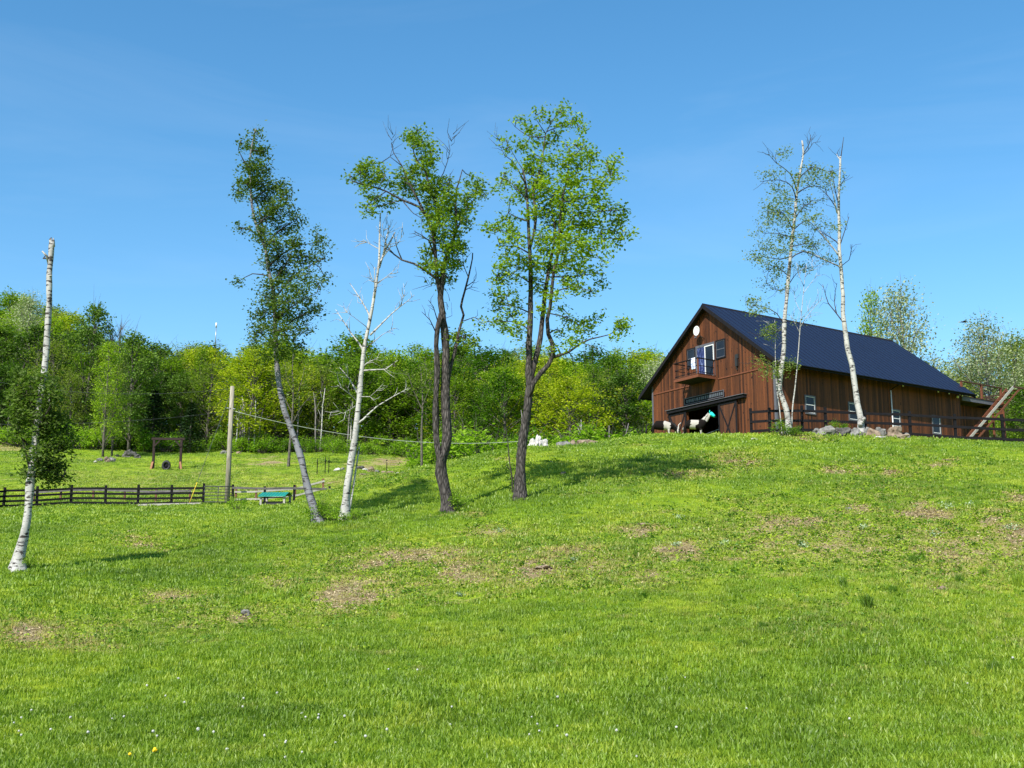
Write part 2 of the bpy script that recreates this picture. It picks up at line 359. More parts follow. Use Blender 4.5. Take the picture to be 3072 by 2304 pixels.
# ground and grass colours share one function
def grasscol(nt, dry, lush=None):
    g = N(nt, 'ShaderNodeNewGeometry').outputs['Position']
    a = nz(nt, g, .11, 3, .55); b = nz(nt, g, .9, 4, .6); c = nz(nt, g, 9, 3, .6)
    f = math_(nt, 'ADD', math_(nt, 'ADD', math_(nt, 'MULTIPLY', a, .45), math_(nt, 'MULTIPLY', b, .35)), math_(nt, 'MULTIPLY', c, .2))
    col = ramp(nt, f, [(.36, (.100, .180, .011)), (.50, (.182, .290, .016)), (.64, (.31, .390, .026))])
    yel = nz(nt, g, .35, 4, .6, .5)
    col = mixc(nt, ramp(nt, yel, [(.52, (0, 0, 0)), (.72, (.55, .55, .55))]), col, (.33, .385, .035))
    c2 = nz(nt, g, 3.2, 4, .65, .4); t = math_(nt, 'ADD', dry, math_(nt, 'ADD', math_(nt, 'MULTIPLY', math_(nt, 'SUBTRACT', c, .5), .5), math_(nt, 'MULTIPLY', math_(nt, 'SUBTRACT', c2, .5), 1.1)))
    col = mixc(nt, ramp(nt, t, [(.18, (0, 0, 0)), (.55, (.85, .85, .85))]), col, (.40, .345, .125))
    return col, t, c, b
m, nt, o = newmat('meadow'); at = N(nt, 'ShaderNodeAttribute', attribute_name='dry')
col, t, c, b = grasscol(nt, at.outputs['Fac'])
g = N(nt, 'ShaderNodeNewGeometry').outputs['Position']
d1 = nz(nt, g, 6, 5, .7); soil = ramp(nt, d1, [(.35, (.13, .095, .045)), (.52, (.30, .235, .12)), (.7, (.50, .42, .26))])
tt = math_(nt, 'ADD', at.outputs['Fac'], math_(nt, 'MULTIPLY', math_(nt, 'SUBTRACT', d1, .5), 1.5))
col = mixc(nt, ramp(nt, tt, [(.44, (0, 0, 0)), (.54, (1, 1, 1))]), col, soil)
col = mixc(nt, ramp(nt, nz(nt, g, 22, 3, .7), [(.36, (.55, .55, .55)), (.55, (1, 1, 1))]), (0, 0, 0), col, 'MIX')
bmp = math_(nt, 'ADD', nz(nt, g, 14, 4, .7), math_(nt, 'MULTIPLY', nz(nt, g, 3, 3, .6), 1.5))
finish(nt, o, col, .95, bmp, .9, .10, .05); M['ground'] = m
def blademat(name, inst=True, mul=(1, 1, 1)):
    m, nt, o = newmat(name); at = N(nt, 'ShaderNodeAttribute', attribute_name='dry'); at.attribute_type = 'INSTANCER'
    col, t, c, b = grasscol(nt, at.outputs['Fac'])
    oi = N(nt, 'ShaderNodeObjectInfo')
    col = mixc(nt, 1.0, col, ramp(nt, oi.outputs['Random'], [(0, (.66, .72, .7)), (.4, (.93, .96, .9)), (.8, (1.12, 1.08, 1.0)), (1, (1.4, 1.22, 1.3))]), 'MULTIPLY')
    col = mixc(nt, 1.0, col, mul, 'MULTIPLY')
    d = N(nt, 'ShaderNodeBsdfDiffuse'); tr = N(nt, 'ShaderNodeBsdfTranslucent'); gl = N(nt, 'ShaderNodeBsdfGlossy', i_Roughness=.5)
    nt.links.new(col, d.inputs[0]); nt.links.new(mixc(nt, 1.0, col, (1.1, 1.2, .6), 'MULTIPLY'), tr.inputs[0])
    a = N(nt, 'ShaderNodeMixShader', i_0=.4); nt.links.new(d.outputs[0], a.inputs[1]); nt.links.new(tr.outputs[0], a.inputs[2])
    b2 = N(nt, 'ShaderNodeMixShader', i_0=.03); nt.links.new(a.outputs[0], b2.inputs[1]); nt.links.new(gl.outputs[0], b2.inputs[2])
    nt.links.new(b2.outputs[0], o.inputs[0]); return m
M['blade'] = blademat('blade')
M['tuft'] = blademat('tuft', mul=(.55, .68, .6))
M['weed'] = leafmat('weed', (.04, .11, .012), (.10, .20, .02))
M['weed_pale'] = leafmat('weed_pale', (.22, .30, .16), (.42, .50, .32), .2)
# ------------------------------------------------------------------ ground
def axis(a, b, s, far, g):
    xs = list(np.arange(a, b+1e-6, s)); st = s
    up = []; x = b
    while x < far[1]: st *= g; x += st; up.append(x)
    dn = []; x = a; st = s
    while x > far[0]: st *= g; x -= st; dn.append(x)
    return np.array(dn[::-1]+xs+up)
gx = axis(-48, 48, .55, (-900, 900), 1.16); gy = axis(12, 112, .5, (-300, 1500), 1.12)
X, Y = np.meshgrid(gx, gy); zz = HN(X.ravel(), Y.ravel())
v = np.stack([X.ravel(), Y.ravel(), zz], 1); nx, ny = len(gx), len(gy)
idx = np.arange(nx*ny).reshape(ny, nx)
fc = np.stack([idx[:-1, :-1], idx[:-1, 1:], idx[1:, 1:], idx[1:, :-1]], -1).reshape(-1, 4)
me = bpy.data.meshes.new('ground'); me.from_pydata(v.tolist(), [], fc.tolist()); me.polygons.foreach_set('use_smooth', [True]*len(fc))
at = me.attributes.new('dry', 'FLOAT', 'POINT'); at.data.foreach_set('value', dryness(v[:, 0], v[:, 1]).astype(np.float32))
me.materials.append(M['ground']); go = bpy.data.objects.new('ground', me); COL.objects.link(go); tag(go, kind='structure')
# ------------------------------------------------------------------ grass blades (one uncountable mass)
def clump(name, nb, rad, h0, h1, w, mat, lean=.35, seed=0):
    r = np.random.default_rng(seed); mb = MB(); V = []
    for i in range(nb):
        a = r.random()*6.283; d = rad*math.sqrt(r.random()); x, y = d*math.cos(a), d*math.sin(a)
        h = h0+(h1-h0)*r.random(); b = r.random()*6.283; l = lean*h*(.3+r.random()); dx, dy = l*math.cos(b), l*math.sin(b)
        c = r.random()*6.283; wx, wy = w*math.cos(c)/2, w*math.sin(c)/2
        p0 = (x-wx, y-wy, -.02); p1 = (x+wx, y+wy, -.02)
        m0 = (x-wx*.8+dx*.4, y-wy*.8+dy*.4, h*.6); m1 = (x+wx*.8+dx*.4, y+wy*.8+dy*.4, h*.6)
        t0 = (x-wx*.15+dx, y-wy*.15+dy, h); t1 = (x+wx*.15+dx, y+wy*.15+dy, h)
        V += [(p0, p1, m1, m0), (m0, m1, t1, t0)]
    mb.quads(V); me = mb.mesh(name); me.materials.append(mat)
    return bpy.data.objects.new(name, me)
gcol = bpy.data.collections.new('grass_sources')
kinds = []
for i in range(3): kinds.append(clump('blades_a%d' % i, 42, .22, .04, .105, .017, M['blade'], .5, i))
for i in range(3): kinds.append(clump('blades_b%d' % i, 36, .30, .03, .085, .028, M['blade'], .5, 10+i))
for i in range(3): kinds.append(clump('blades_c%d' % i, 30, .50, .03, .085, .055, M['blade'], .6, 20+i))
for k in kinds: gcol.objects.link(k)
def scatter(y0, y1, dens, base, umin=-.46, umax=.46, pad=1.5):
    area = (y1-y0)*((umax-umin)*(y0+y1)/2+2*pad); n = int(area*dens)
    y = y0+(y1-y0)*RNG.random(n*2); k = RNG.random(n*2) < (y/y1); y = y[k]
    x = (umin+(umax-umin)*RNG.random(len(y)))*y
    return x, y, np.full(len(y), base)
parts = [scatter(14, 22, 24, 0), scatter(22, 32, 17, 0), scatter(32, 46, 11, 3), scatter(46, 60, 8, 3), scatter(60, 80, 3.6, 6), scatter(80, 104, 2.2, 6, -.46, 0.02), scatter(104, 150, 1.1, 6, -.46, 0.0)]
gxs, gys, gk = [np.concatenate([p[i] for p in parts]) for i in range(3)]
dr = dryness(gxs, gys); keep = RNG.random(len(gxs)) > np.clip((dr-.28)*2.1, 0, .88)
gxs, gys, gk, dr = gxs[keep], gys[keep], gk[keep], dr[keep]; n = len(gxs)
tall = vnoise(gxs*.5, gys*.5)*.6+vnoise(gxs*.13+4, gys*.13)*.5
me = bpy.data.meshes.new('grass'); me.from_pydata(np.stack([gxs, gys, HN(gxs, gys)], 1).tolist(), [], [])
me.attributes.new('dry', 'FLOAT', 'POINT').data.foreach_set('value', dr.astype(np.float32))
me.attributes.new('scl', 'FLOAT', 'POINT').data.foreach_set('value', ((.55+.75*tall)*(.8+.5*RNG.random(n))*(1-.35*dr)).astype(np.float32))
me.attributes.new('kind_index', 'INT', 'POINT').data.foreach_set('value', (gk+RNG.integers(0, 3, n)).astype(np.int32))
me.attributes.new('spin', 'FLOAT_VECTOR', 'POINT').data.foreach_set('vector', np.stack([RNG.normal(0, .1, n), RNG.normal(0, .1, n), RNG.random(n)*6.28], 1).astype(np.float32).ravel())
me.materials.append(M['blade'])
gr = bpy.data.objects.new('grass', me); COL.objects.link(gr); tag(gr, 'short green grass covering the slope and the meadow', 'grass', kind='stuff')
ng = bpy.data.node_groups.new('grass_nodes', 'GeometryNodeTree')
ng.interface.new_socket('Geometry', in_out='INPUT', socket_type='NodeSocketGeometry'); ng.interface.new_socket('Geometry', in_out='OUTPUT', socket_type='NodeSocketGeometry')
gi = ng.nodes.new('NodeGroupInput'); gout = ng.nodes.new('NodeGroupOutput')
ci = ng.nodes.new('GeometryNodeCollectionInfo'); ci.inputs[0].default_value = gcol; ci.inputs[1].default_value = True; ci.inputs[2].default_value = True
ip = ng.nodes.new('GeometryNodeInstanceOnPoints'); ip.inputs['Pick Instance'].default_value = True
def na(nm, t): a = ng.nodes.new('GeometryNodeInputNamedAttribute'); a.data_type = t; a.inputs[0].default_value = nm; return a.outputs[0]
e2r = ng.nodes.new('FunctionNodeEulerToRotation')
ng.links.new(gi.outputs[0], ip.inputs['Points']); ng.links.new(ci.outputs[0], ip.inputs['Instance'])
ng.links.new(na('kind_index', 'INT'), ip.inputs['Instance Index']); ng.links.new(na('spin', 'FLOAT_VECTOR'), e2r.inputs[0])
ng.links.new(e2r.outputs[0], ip.inputs['Rotation']); ng.links.new(na('scl', 'FLOAT'), ip.inputs['Scale']); ng.links.new(ip.outputs[0], gout.inputs[0])
md = gr.modifiers.new('grass', 'NODES'); md.node_group = ng
# ------------------------------------------------------------------ leaf litter and low broad-leaved plants on the worn belts
def spread_stuff(name, n0, lo, hi, mat, label, cat, s0, s1, cluster, flat, zoff, up):
    y = 22+(78-22)*RNG.random(n0)**.8; x = (-.44+.88*RNG.random(n0))*y; d = dryness(x, y)
    p = np.clip((d-lo)/(hi-lo), 0, 1)*(1 if name == 'leaf_litter' else np.clip((.62-d)/.2, .12, 1)); k = RNG.random(n0) < p; x, y = x[k], y[k]; n = len(x)
    C = np.repeat(np.stack([x, y], 1), cluster, 0)+RNG.normal(0, .09, (n*cluster, 2)); z = HN(C[:, 0], C[:, 1])+zoff+up*RNG.random(len(C))
    P3 = np.column_stack([C, z]); sz = s0+(s1-s0)*(P3[:, 1]-22)/56
    mb = MB(); mb.quads(leaves(P3, sz, flat=flat)); o = mb.build(name, mat); tag(o, label, cat, kind='stuff'); return n
m, nt, o = newmat('litter'); g = N(nt, 'ShaderNodeNewGeometry').outputs['Position']; n_ = nz(nt, g, 9, 4, .8)
finish(nt, o, ramp(nt, n_, [(.34, (.09, .065, .03)), (.45, (.24, .17, .07)), (.55, (.42, .34, .17)), (.68, (.68, .60, .42))]), .95); M['litter'] = m
M['cover'] = leafmat('cover', (.16, .27, .018), (.38, .46, .04), .4); M['cover_dark'] = leafmat('cover_dark', (.05, .12, .014), (.13, .24, .025), .35)
spread_stuff('leaf_litter', 120000, .20, 1.0, M['litter'], 'dead brown and pale leaf litter in the worn parts of the slope', 'leaf litter', .045, .10, 3, 1.5, .02, .05)
spread_stuff('ground_cover', 70000, .12, .45, M['cover'], 'low yellow green broad-leaved ground cover across the slope', 'ground cover', .06, .14, 4, 1.0, .03, .09)
spread_stuff('clover', 16000, .06, .35, M['cover_dark'], 'patches of darker green clover in the grass', 'ground cover', .06, .14, 7, 1.0, .03, .12)
# ------------------------------------------------------------------ trees traced from the photograph
class Tree:
    def __init__(s, base_px, Y, seed, k=.74, finer=0):
        s.k = k; s.finer = finer; s.Y = Y; s.sk = []; s.seed = seed; s.rng = np.random.default_rng(seed); s.base = G(base_px, Y); s.wood = MB(); s.crown = MB(); s.fine = MB(); s.first = True
    def near(s, px, py):
        if not s.sk: return s.Y, None, None
        a = np.array([(q[0], q[1]) for q in s.sk]); i = int(np.argmin((a[:, 0]-px)**2+(a[:, 1]-py)**2)); return s.sk[i][2], s.sk[i][3], s.sk[i][4]
    def limb(s, pts, r0, r1, off=0.0, n=8, flare=0, wob=.25, mb=None, step=.35, reg=True, power=1.0):
        """pts in photo pixels, radii in photo pixels, off = metres the far end comes forward or back"""
        y0, p0, _ = s.near(*pts[0]); m = len(pts); P3 = []; rd = []
        L = np.r_[0, np.cumsum([math.hypot(pts[i+1][0]-pts[i][0], pts[i+1][1]-pts[i][1]) for i in range(m-1)])]; L = L/L[-1]
        for (x, y), t in zip(pts, L): P3.append(W(x, y, y0+off*t)); rd.append((r0+(r1-r0)*t**power)*S(s.Y)*s.k)
        if s.first:
            P3[0][2] = s.base.z-.25; s.first = False
            P3[0][0] = s.base.x; rd[0] *= 1+flare
        Q, rr = catmull(P3, rd, step)
        if flare:
            z0 = Q[0][2]
            rr = [r*(1+flare*math.exp(-max(0, q[2]-z0-.2)/.28)) for q, r in zip(Q, rr)]
        (mb or (s.fine if (s.sk and r0 < s.finer) else s.wood)).tube(Q, rr, n, wob=wob, sd=s.seed+len(s.sk))
        if reg:
            for q, r in zip(Q, rr):
                a, b = proj(q[0], q[1], q[2]); s.sk.append((float(a), float(b), q[1], Vector(q), r))
        return Q
    def twigs(s, pts, r=1.2, k=5, ln=40, off=.6):
        """bare side twigs along a limb"""
        rng = s.rng
        for i in range(k):
            t = .25+.75*rng.random(); j = min(int(t*(len(pts)-1)), len(pts)-2); q = t*(len(pts)-1)-j
            x = pts[j][0]*(1-q)+pts[j+1][0]*q; y = pts[j][1]*(1-q)+pts[j+1][1]*q
            dx = pts[j+1][0]-pts[j][0]; dy = pts[j+1][1]-pts[j][1]; a = math.atan2(dy, dx)+rng.choice([-1, 1])*(.4+.5*rng.random())
            l = ln*(.5+rng.random()); a2 = a+rng.normal(0, .3)
            s.limb([(x, y), (x+math.cos(a)*l*.5, y+math.sin(a)*l*.5), (x+math.cos(a2)*l, y+math.sin(a2)*l-l*.12)], r, .4, rng.normal(0, off), 4, reg=False, wob=0, step=.6)
    def blob(s, cx, cy, rx, ry, dens=1.0, lsz=.12, deep=1.1, nl=12, spread=.2, twig=1.0):
        rng = s.rng; y0, p0, r0 = s.near(cx, cy); off = rng.normal(0, deep*.6)
        C = W(cx, cy, y0+off); k = S(s.Y)
        if p0 is not None:
            P0 = np.array(p0); mid = (P0+C)/2+rng.normal(0, .12, 3); mid[2] += .1
            Q, rr = catmull([P0, mid, C], [min(max(r0*.5, .016), .035)*twig, .02*twig, .013*twig], .35); (s.fine if s.finer else s.wood).tube(Q, rr, 5, False)
        ns = max(3, int(rx*ry/50*dens)); R3 = np.array([rx*k, (rx+ry)/2*k*1.1+.15, ry*k])
        L = []
        for i in range(ns):
            d = rng.normal(size=3); d /= np.linalg.norm(d); q = C+d*R3*(rng.random()**.42)
            if rng.random() < .8: (s.fine if s.finer else s.wood).tube([C+(q-C)*rng.random()*.5+rng.normal(0, .04, 3), (C+q)/2+rng.normal(0, .06, 3), q], [.011*twig, .008*twig, .004*twig], 3, False)
            m = int(nl*2.1*(.5+rng.random())); L.append(q+rng.normal(0, spread*1.05, (m, 3))*np.array([1, 1, .75]))
        L = np.concatenate(L); s.crown.quads(leaves(L, lsz*1.08, rng=rng))
    def build(s, name, bark, leafm, label, cat='tree', group=None):
        e = empty(name, s.base, label, cat, group)
        t = s.wood.build('trunk', bark, e, s.base)
        if s.fine.n: s.fine.build('branches', M['twig_dark'], e, s.base)
        if s.crown.n: s.crown.build('crown', leafm, e, s.base)
        return e
# --- broken birch at the far left
T = Tree(50, 40, 1, .88, 4.6)
tr = [(50,1711),(66,1631),(83,1545),(91,1446),(108,1313),(119,1214),(133,1114),(141,1015),(147,915),(149,816),(156,726)]
T.limb(tr, 14, 9, n=14, flare=.8, wob=.35, step=.2)
T.wood.tube([W(155,735,40), W(152,718,40.05), W(154,712,40.05)], [.085, .05, .01], 7); T.wood.tube([W(160,740,40), W(161,722,40.), W(160,714,40)], [.06, .035, .01], 6)
T.limb([(147,790),(140,768),(126,753)], 6, 2.5, -.2, 7, reg=False); T.limb([(146,780),(139,775),(130,775),(138,764)], 4, 1.5, .2, 6, reg=False)
T.limb([(148,830),(154,826)], 5, 2.5, -.2, 6, reg=False); T.limb([(137,1060),(127,1056),(122,1055)], 4, 2, -.1, 6, reg=False)
for p in ([(95,1430),(70,1330),(52,1240),(40,1150)], [(100,1380),(150,1320),(185,1270)], [(92,1440),(140,1410),(190,1430)], [(112,1290),(160,1200),(170,1150)], [(100,1360),(60,1300),(30,1230)], [(115,1250),(80,1180),(70,1120)]):
    T.limb(p, 4.5, 1.2, T.rng.normal(0, .7), 6)
for b in [(120,1135,50,26),(75,1185,50,36),(150,1190,45,36),(110,1245,60,36),(170,1265,38,36),(125,1305,58,34),(170,1345,40,28),(112,1372,48,36),(160,1400,46,30),(88,1418,26,22),(185,1440,26,12),(50,1240,30,40),(60,1130,26,22),(130,1420,40,24),(45,1300,24,24),(200,1300,20,22),(140,1440,30,14)]:
    T.blob(*b, dens=.78, lsz=.12, deep=.7, nl=11, spread=.15)
T.build('birch_tree', M['birch'], M['leaf_birch'], 'broken white birch with a snapped bare top and low leaves, nearest the left edge')
# --- leaning birch, dark leaves
T = Tree(956, 50, 2, .82, 4.2)
tr = [(956,1574),(942,1525),(926,1478),(903,1374),(881,1307),(854,1234),(840,1171),(831,1103),(826,1000),(823,900),(815,850),(805,808),(797,751),(774,690),(756,621),(752,560),(748,495),(757,430),(767,385)]
T.limb(tr, 14, 2, n=12, flare=.5, wob=.3, step=.25)
T.limb([(798,742),(790,690),(780,640),(768,596)], 5, 2, .5)
for p in ([(805,800),(850,760),(900,735),(950,728)], [(815,850),(860,790),(880,740)], [(820,900),(880,830),(940,790),(975,775)], [(824,960),(890,910),(950,880)], [(826,1010),(880,960),(940,930),(965,925)],
          [(795,740),(840,690),(890,660)], [(770,680),(820,630),(860,610)], [(756,600),(800,570),(850,555)], [(752,560),(720,540),(695,560)], [(750,520),(715,450)], [(790,720),(750,690),(710,685)], [(826,1040),(780,1000),(765,990)], [(826,1000),(860,1010),(890,1000)]):
    T.limb(p, 4, 1, T.rng.normal(0, .9), 6)
for b in [(768,398,24,22),(760,450,36,28),(790,455,26,22),(722,428,22,12),(755,500,46,28),(790,505,32,30),(745,545,48,28),(785,560,40,32),(838,560,34,30),(722,575,30,18),(850,590,30,22),(790,600,45,30),(835,625,48,26),(872,640,28,18),(725,685,26,15),(800,650,40,26),(845,680,50,30),(895,668,32,14),(790,700,30,28),(820,725,40,28),(880,720,38,26),(960,728,24,26),(955,700,12,14),
          (840,770,55,32),(905,775,45,24),(955,775,32,16),(800,790,22,26),(850,815,60,30),(915,830,40,20),(830,860,55,32),(895,868,50,22),(950,848,30,14),(800,900,40,28),(860,905,60,28),(925,910,40,16),(780,940,35,28),(835,945,50,30),(895,950,50,22),(945,935,32,14),(790,985,40,28),(850,990,60,28),(915,985,35,16),(765,1020,18,24),(830,1030,60,26),(885,1035,35,20),(850,1065,40,14),(800,1070,26,14),(715,845,10,5),(975,830,12,7)]:
    T.blob(*b, dens=.85, lsz=.11, deep=1.2, nl=11, spread=.16)
T.build('birch_tree', M['birch_grey'], M['leaf_birch'], 'tall grey birch leaning left with a narrow dark green crown')
# --- dead white birch
T = Tree(1032, 50, 3, .92)
tr = [(1032,1572),(1039,1488),(1053,1388),(1062,1329),(1073,1239),(1082,1149),(1091,1058),(1105,981),(1116,927),(1122,892),(1130,838),(1137,784),(1139,712),(1141,639)]
T.limb(tr, 13, 2, n=12, flare=.5, wob=.3, step=.25)
DB = [([(1137,802),(1152,759),(1170,726),(1185,697)],4.5,2),([(1139,748),(1112,733),(1089,719)],1.5,.6),([(1150,765),(1158,720),(1168,677)],3,1.5),([(1108,970),(1108,945),(1076,889),(1049,849)],3.5,1),([(1126,858),(1120,840),(1108,830)],1.8,.8),([(1122,900),(1124,850),(1123,801)],2.5,1),
      ([(1110,1005),(1130,986),(1175,941),(1220,905),(1243,885)],3.5,.8),([(1091,1060),(1084,1040),(1053,999),(1030,963),(1007,929)],4,1),([(1073,1180),(1044,1131),(1019,1103)],3,1),([(1090,1100),(1100,1090),(1136,1072)],3,1),([(1088,1112),(1115,1110),(1157,1108),(1193,1081)],3.5,1),
      ([(1068,1275),(1090,1258),(1129,1221),(1188,1185),(1225,1165)],4,1),([(1071,1203),(1040,1175),(1012,1155)],2,.6),([(1098,1045),(1147,1004),(1180,985)],2,.8),([(1150,770),(1172,740),(1190,735),(1212,700)],2,.6),([(1163,740),(1150,700),(1160,670)],1.5,.5),([(1130,850),(1160,830),(1195,800)],1.5,.5),
      ([(1105,985),(1060,950),(1030,930)],1.5,.5),([(1200,920),(1215,880),(1210,850)],1.2,.4),([(1070,1215),(1030,1240),(1010,1230)],1.5,.4),([(1078,1190),(1110,1190),(1150,1150)],1.5,.4)]
for p, a, b in DB:
    T.limb(p, a, b, T.rng.normal(0, .7), 6, reg=False); T.twigs(p, 1.1, 5, 34)
T.limb([(1042,1560),(1050,1520),(1059,1465),(1071,1388),(1078,1340)], 4.5, 2, .25, 7, reg=False)
T.build('birch_tree', M['birch_clean'], M['leaf_birch'], 'dead leafless white birch with bare forked branches, beside the leaning birch')
# --- oak-like dark tree with two stems
T = Tree(1345, 50, 4, .86)
T.limb([(1345,1545),(1340,1500),(1333,1465),(1322,1420),(1322,1385),(1333,1360),(1342,1307),(1338,1216),(1336,1126),(1337,1036),(1328,945),(1322,893),(1326,840),(1329,800)], 21, 9, n=14, flare=.35, wob=.35, step=.25)
T.limb([(1322,1395),(1312,1343),(1307,1262),(1308,1194),(1311,1103),(1308,1036),(1312,981),(1322,940)], 12, 8.5, -.35, 12, wob=.4)
T.limb([(1322,893),(1312,840),(1308,784),(1297,694),(1280,650),(1257,621),(1206,600),(1159,574),(1109,558),(1058,545)], 8.5, 1.5, -1.2, 9)
T.limb([(1278,645),(1246,585),(1221,534),(1206,498),(1181,459),(1174,430)], 5, 1, 1.0)
T.limb([(1300,710),(1312,670),(1315,621),(1293,574),(1275,513),(1250,484),(1239,448),(1250,404)], 6.5, 1.2, .6)
T.limb([(1329,820),(1344,748),(1369,694),(1367,621),(1369,567),(1376,549),(1387,509)], 7.5, 1.5, -.4)
T.limb([(1375,680),(1405,614),(1441,589)], 3.5, 1, .8)
T.limb([(1324,850),(1279,813),(1243,791),(1206,780),(1181,762),(1163,741)], 5.5, 1.8, .5)
T.limb([(1206,780),(1188,735),(1181,700)], 2.5, .8, .5); T.limb([(1181,762),(1150,740),(1120,725)], 2, .6, -.3)
T.limb([(1338,1216),(1346,1126),(1364,1058),(1378,990),(1391,945),(1383,920),(1394,874),(1405,831),(1417,777),(1418,759)], 8.5, 2, .9, 9)
for p, a in (([(1391,963),(1420,952),(1446,959)], 2), ([(1405,831),(1392,800),(1388,770)], 2), ([(1398,860),(1420,845),(1428,835)], 2), ([(1396,870),(1415,860)],2), ([(1309,1000),(1290,960),(1265,935)], 2.5), ([(1312,960),(1300,920),(1285,900)], 2), ([(1297,700),(1285,720),(1240,700)],2),
             ([(1300,760),(1285,720),(1243,694)], 3), ([(1293,574),(1330,520),(1350,450),(1345,420)], 2.2), ([(1206,498),(1170,470),(1180,440)], 1.8), ([(1159,574),(1120,600),(1098,620)], 2), ([(1206,600),(1150,615),(1100,630)], 2), ([(1210,605),(1240,640),(1265,655)], 2),([(1315,621),(1345,570),(1350,520)],3),([(1340,760),(1290,740),(1290,700)],3)):
    T.limb(p, a, .8, T.rng.normal(0, .8), 6); T.twigs(p, 1.1, 3, 26)
T.twigs([(1174,520),(1174,430),(1180,400)], 1.1, 7, 40); T.twigs([(1345,520),(1350,450),(1360,400)], 1.1, 9, 45); T.twigs([(1320,900),(1300,860),(1280,850)], 1.1, 6, 40); T.twigs([(1325,980),(1340,940),(1350,900)], 1, 5, 35)
for b in [(1250,392,14,9),(1235,415,30,18),(1275,425,28,18),(1257,440,32,16),(1290,455,22,14),(1265,475,28,12),(1300,490,24,16),(1284,515,22,14),(1110,490,30,12),(1082,505,20,16),(1105,522,34,16),(1070,540,32,16),(1115,550,30,12),(1143,520,26,22),(1165,545,22,12),(1095,568,18,8),
          (1127,600,34,14),(1098,620,18,12),(1170,610,26,12),(1110,640,18,8),(1204,530,24,20),(1232,510,18,20),(1214,565,36,18),(1250,560,34,22),(1262,520,28,20),(1290,560,34,26),(1325,555,36,24),(1300,600,40,28),(1345,590,32,26),(1350,630,34,24),(1310,640,38,26),(1430,560,36,18),(1415,530,14,16),(1455,580,22,12),(1400,590,24,16),(1405,620,26,18),(1400,655,30,16),(1375,640,24,26),
          (1325,680,40,26),(1285,660,22,20),(1365,690,34,24),(1320,720,36,24),(1350,740,32,24),(1390,735,20,14),(1290,765,24,24),(1280,800,24,16),(1312,800,34,24),(1348,790,34,24),(1375,790,18,14),(1335,830,32,20),(1310,840,22,12),(1365,745,30,18),(1385,1000,26,14),(1410,1020,30,14),(1365,1015,20,12),(1390,1035,34,10),(1345,1010,14,10)]:
    T.blob(*b, dens=.85, lsz=.13, deep=1.3, nl=11, spread=.16)
T.build('oak_tree', M['bark_dark'], M['leaf_oak'], 'dark twin-stemmed tree with a forked tufted crown, right of the dead birch')
# --- spreading tree with three stems
T = Tree(1560, 50, 5, .84)
T.limb([(1560,1503),(1562,1409),(1566,1331),(1576,1264),(1584,1194),(1588,1155),(1587,1096),(1588,1018),(1591,939),(1592,879),(1592,806),(1587,716),(1583,626),(1577,553),(1568,506)], 19, 3, n=14, flare=.35, wob=.35, step=.25, power=.9)
T.limb([(1588,1170),(1596,1120),(1607,1076),(1621,1018),(1627,959),(1633,900),(1640,850),(1650,788),(1662,730),(1664,670),(1650,600)], 11, 3, .8, 10)
T.limb([(1586,1195),(1600,1150),(1622,1120),(1645,1095),(1659,1066),(1657,1030),(1645,1002),(1641,959),(1650,920),(1656,861),(1663,806),(1677,752),(1680,662),(1688,589),(1699,546),(1705,502),(1708,450)], 10, 2, -.9, 10)
T.limb([(1589,745),(1604,690),(1607,626),(1599,589),(1615,531),(1630,456),(1637,401),(1652,370),(1666,350)], 6, 1.2, .6)
L4 = [([(1660,1072),(1705,1057),(1744,1029),(1772,1017),(1827,1004),(1860,985)],5,1),([(1682,698),(1724,647),(1778,636),(1830,633)],4,1),([(1684,607),(1742,597),(1789,582),(1814,560)],3.5,1),([(1700,540),(1742,513),(1765,490)],3,.8),([(1583,662),(1554,654),(1525,638)],4,1.2),([(1588,760),(1554,741),(1500,737)],3.5,1),
      ([(1577,553),(1539,484),(1514,466),(1502,440)],3,.8),([(1637,401),(1610,360),(1605,340)],2,.6),([(1640,395),(1680,380),(1735,385)],2,.6),([(1637,410),(1590,410),(1545,380),(1533,365)],2.5,.6),([(1615,531),(1570,510),(1528,440)],2.5,.8),([(1586,716),(1540,700),(1500,690)],3,.8),([(1592,850),(1540,820),(1490,830)],3,.8),
      ([(1591,939),(1545,920),(1500,915)],3,.8),([(1590,990),(1540,965),(1460,966)],2.5,.8),([(1665,800),(1730,770),(1800,775)],3,.8),([(1660,830),(1720,830),(1785,820)],3,.8),([(1655,880),(1715,860),(1775,875)],3,.8),([(1677,752),(1740,720),(1860,715)],3,.8),([(1680,700),(1760,680),(1870,700)],3,.8),([(1700,560),(1760,540),(1830,530)],2.5,.8),
      ([(1650,940),(1690,950),(1740,975)],2.5,.8),([(1708,480),(1740,450),(1755,430)],2,.6),([(1745,1029),(1790,1045),(1800,1065)],2,.6),([(1583,600),(1545,560),(1510,530)],2.5,.8)]
for p, a, b in L4: T.limb(p, a, b, T.rng.normal(0, 1.1), 6)
T.twigs([(1514,466),(1502,440),(1500,420)], 1, 6, 35); T.twigs([(1583,880),(1530,930),(1500,920)], 1, 6, 35)
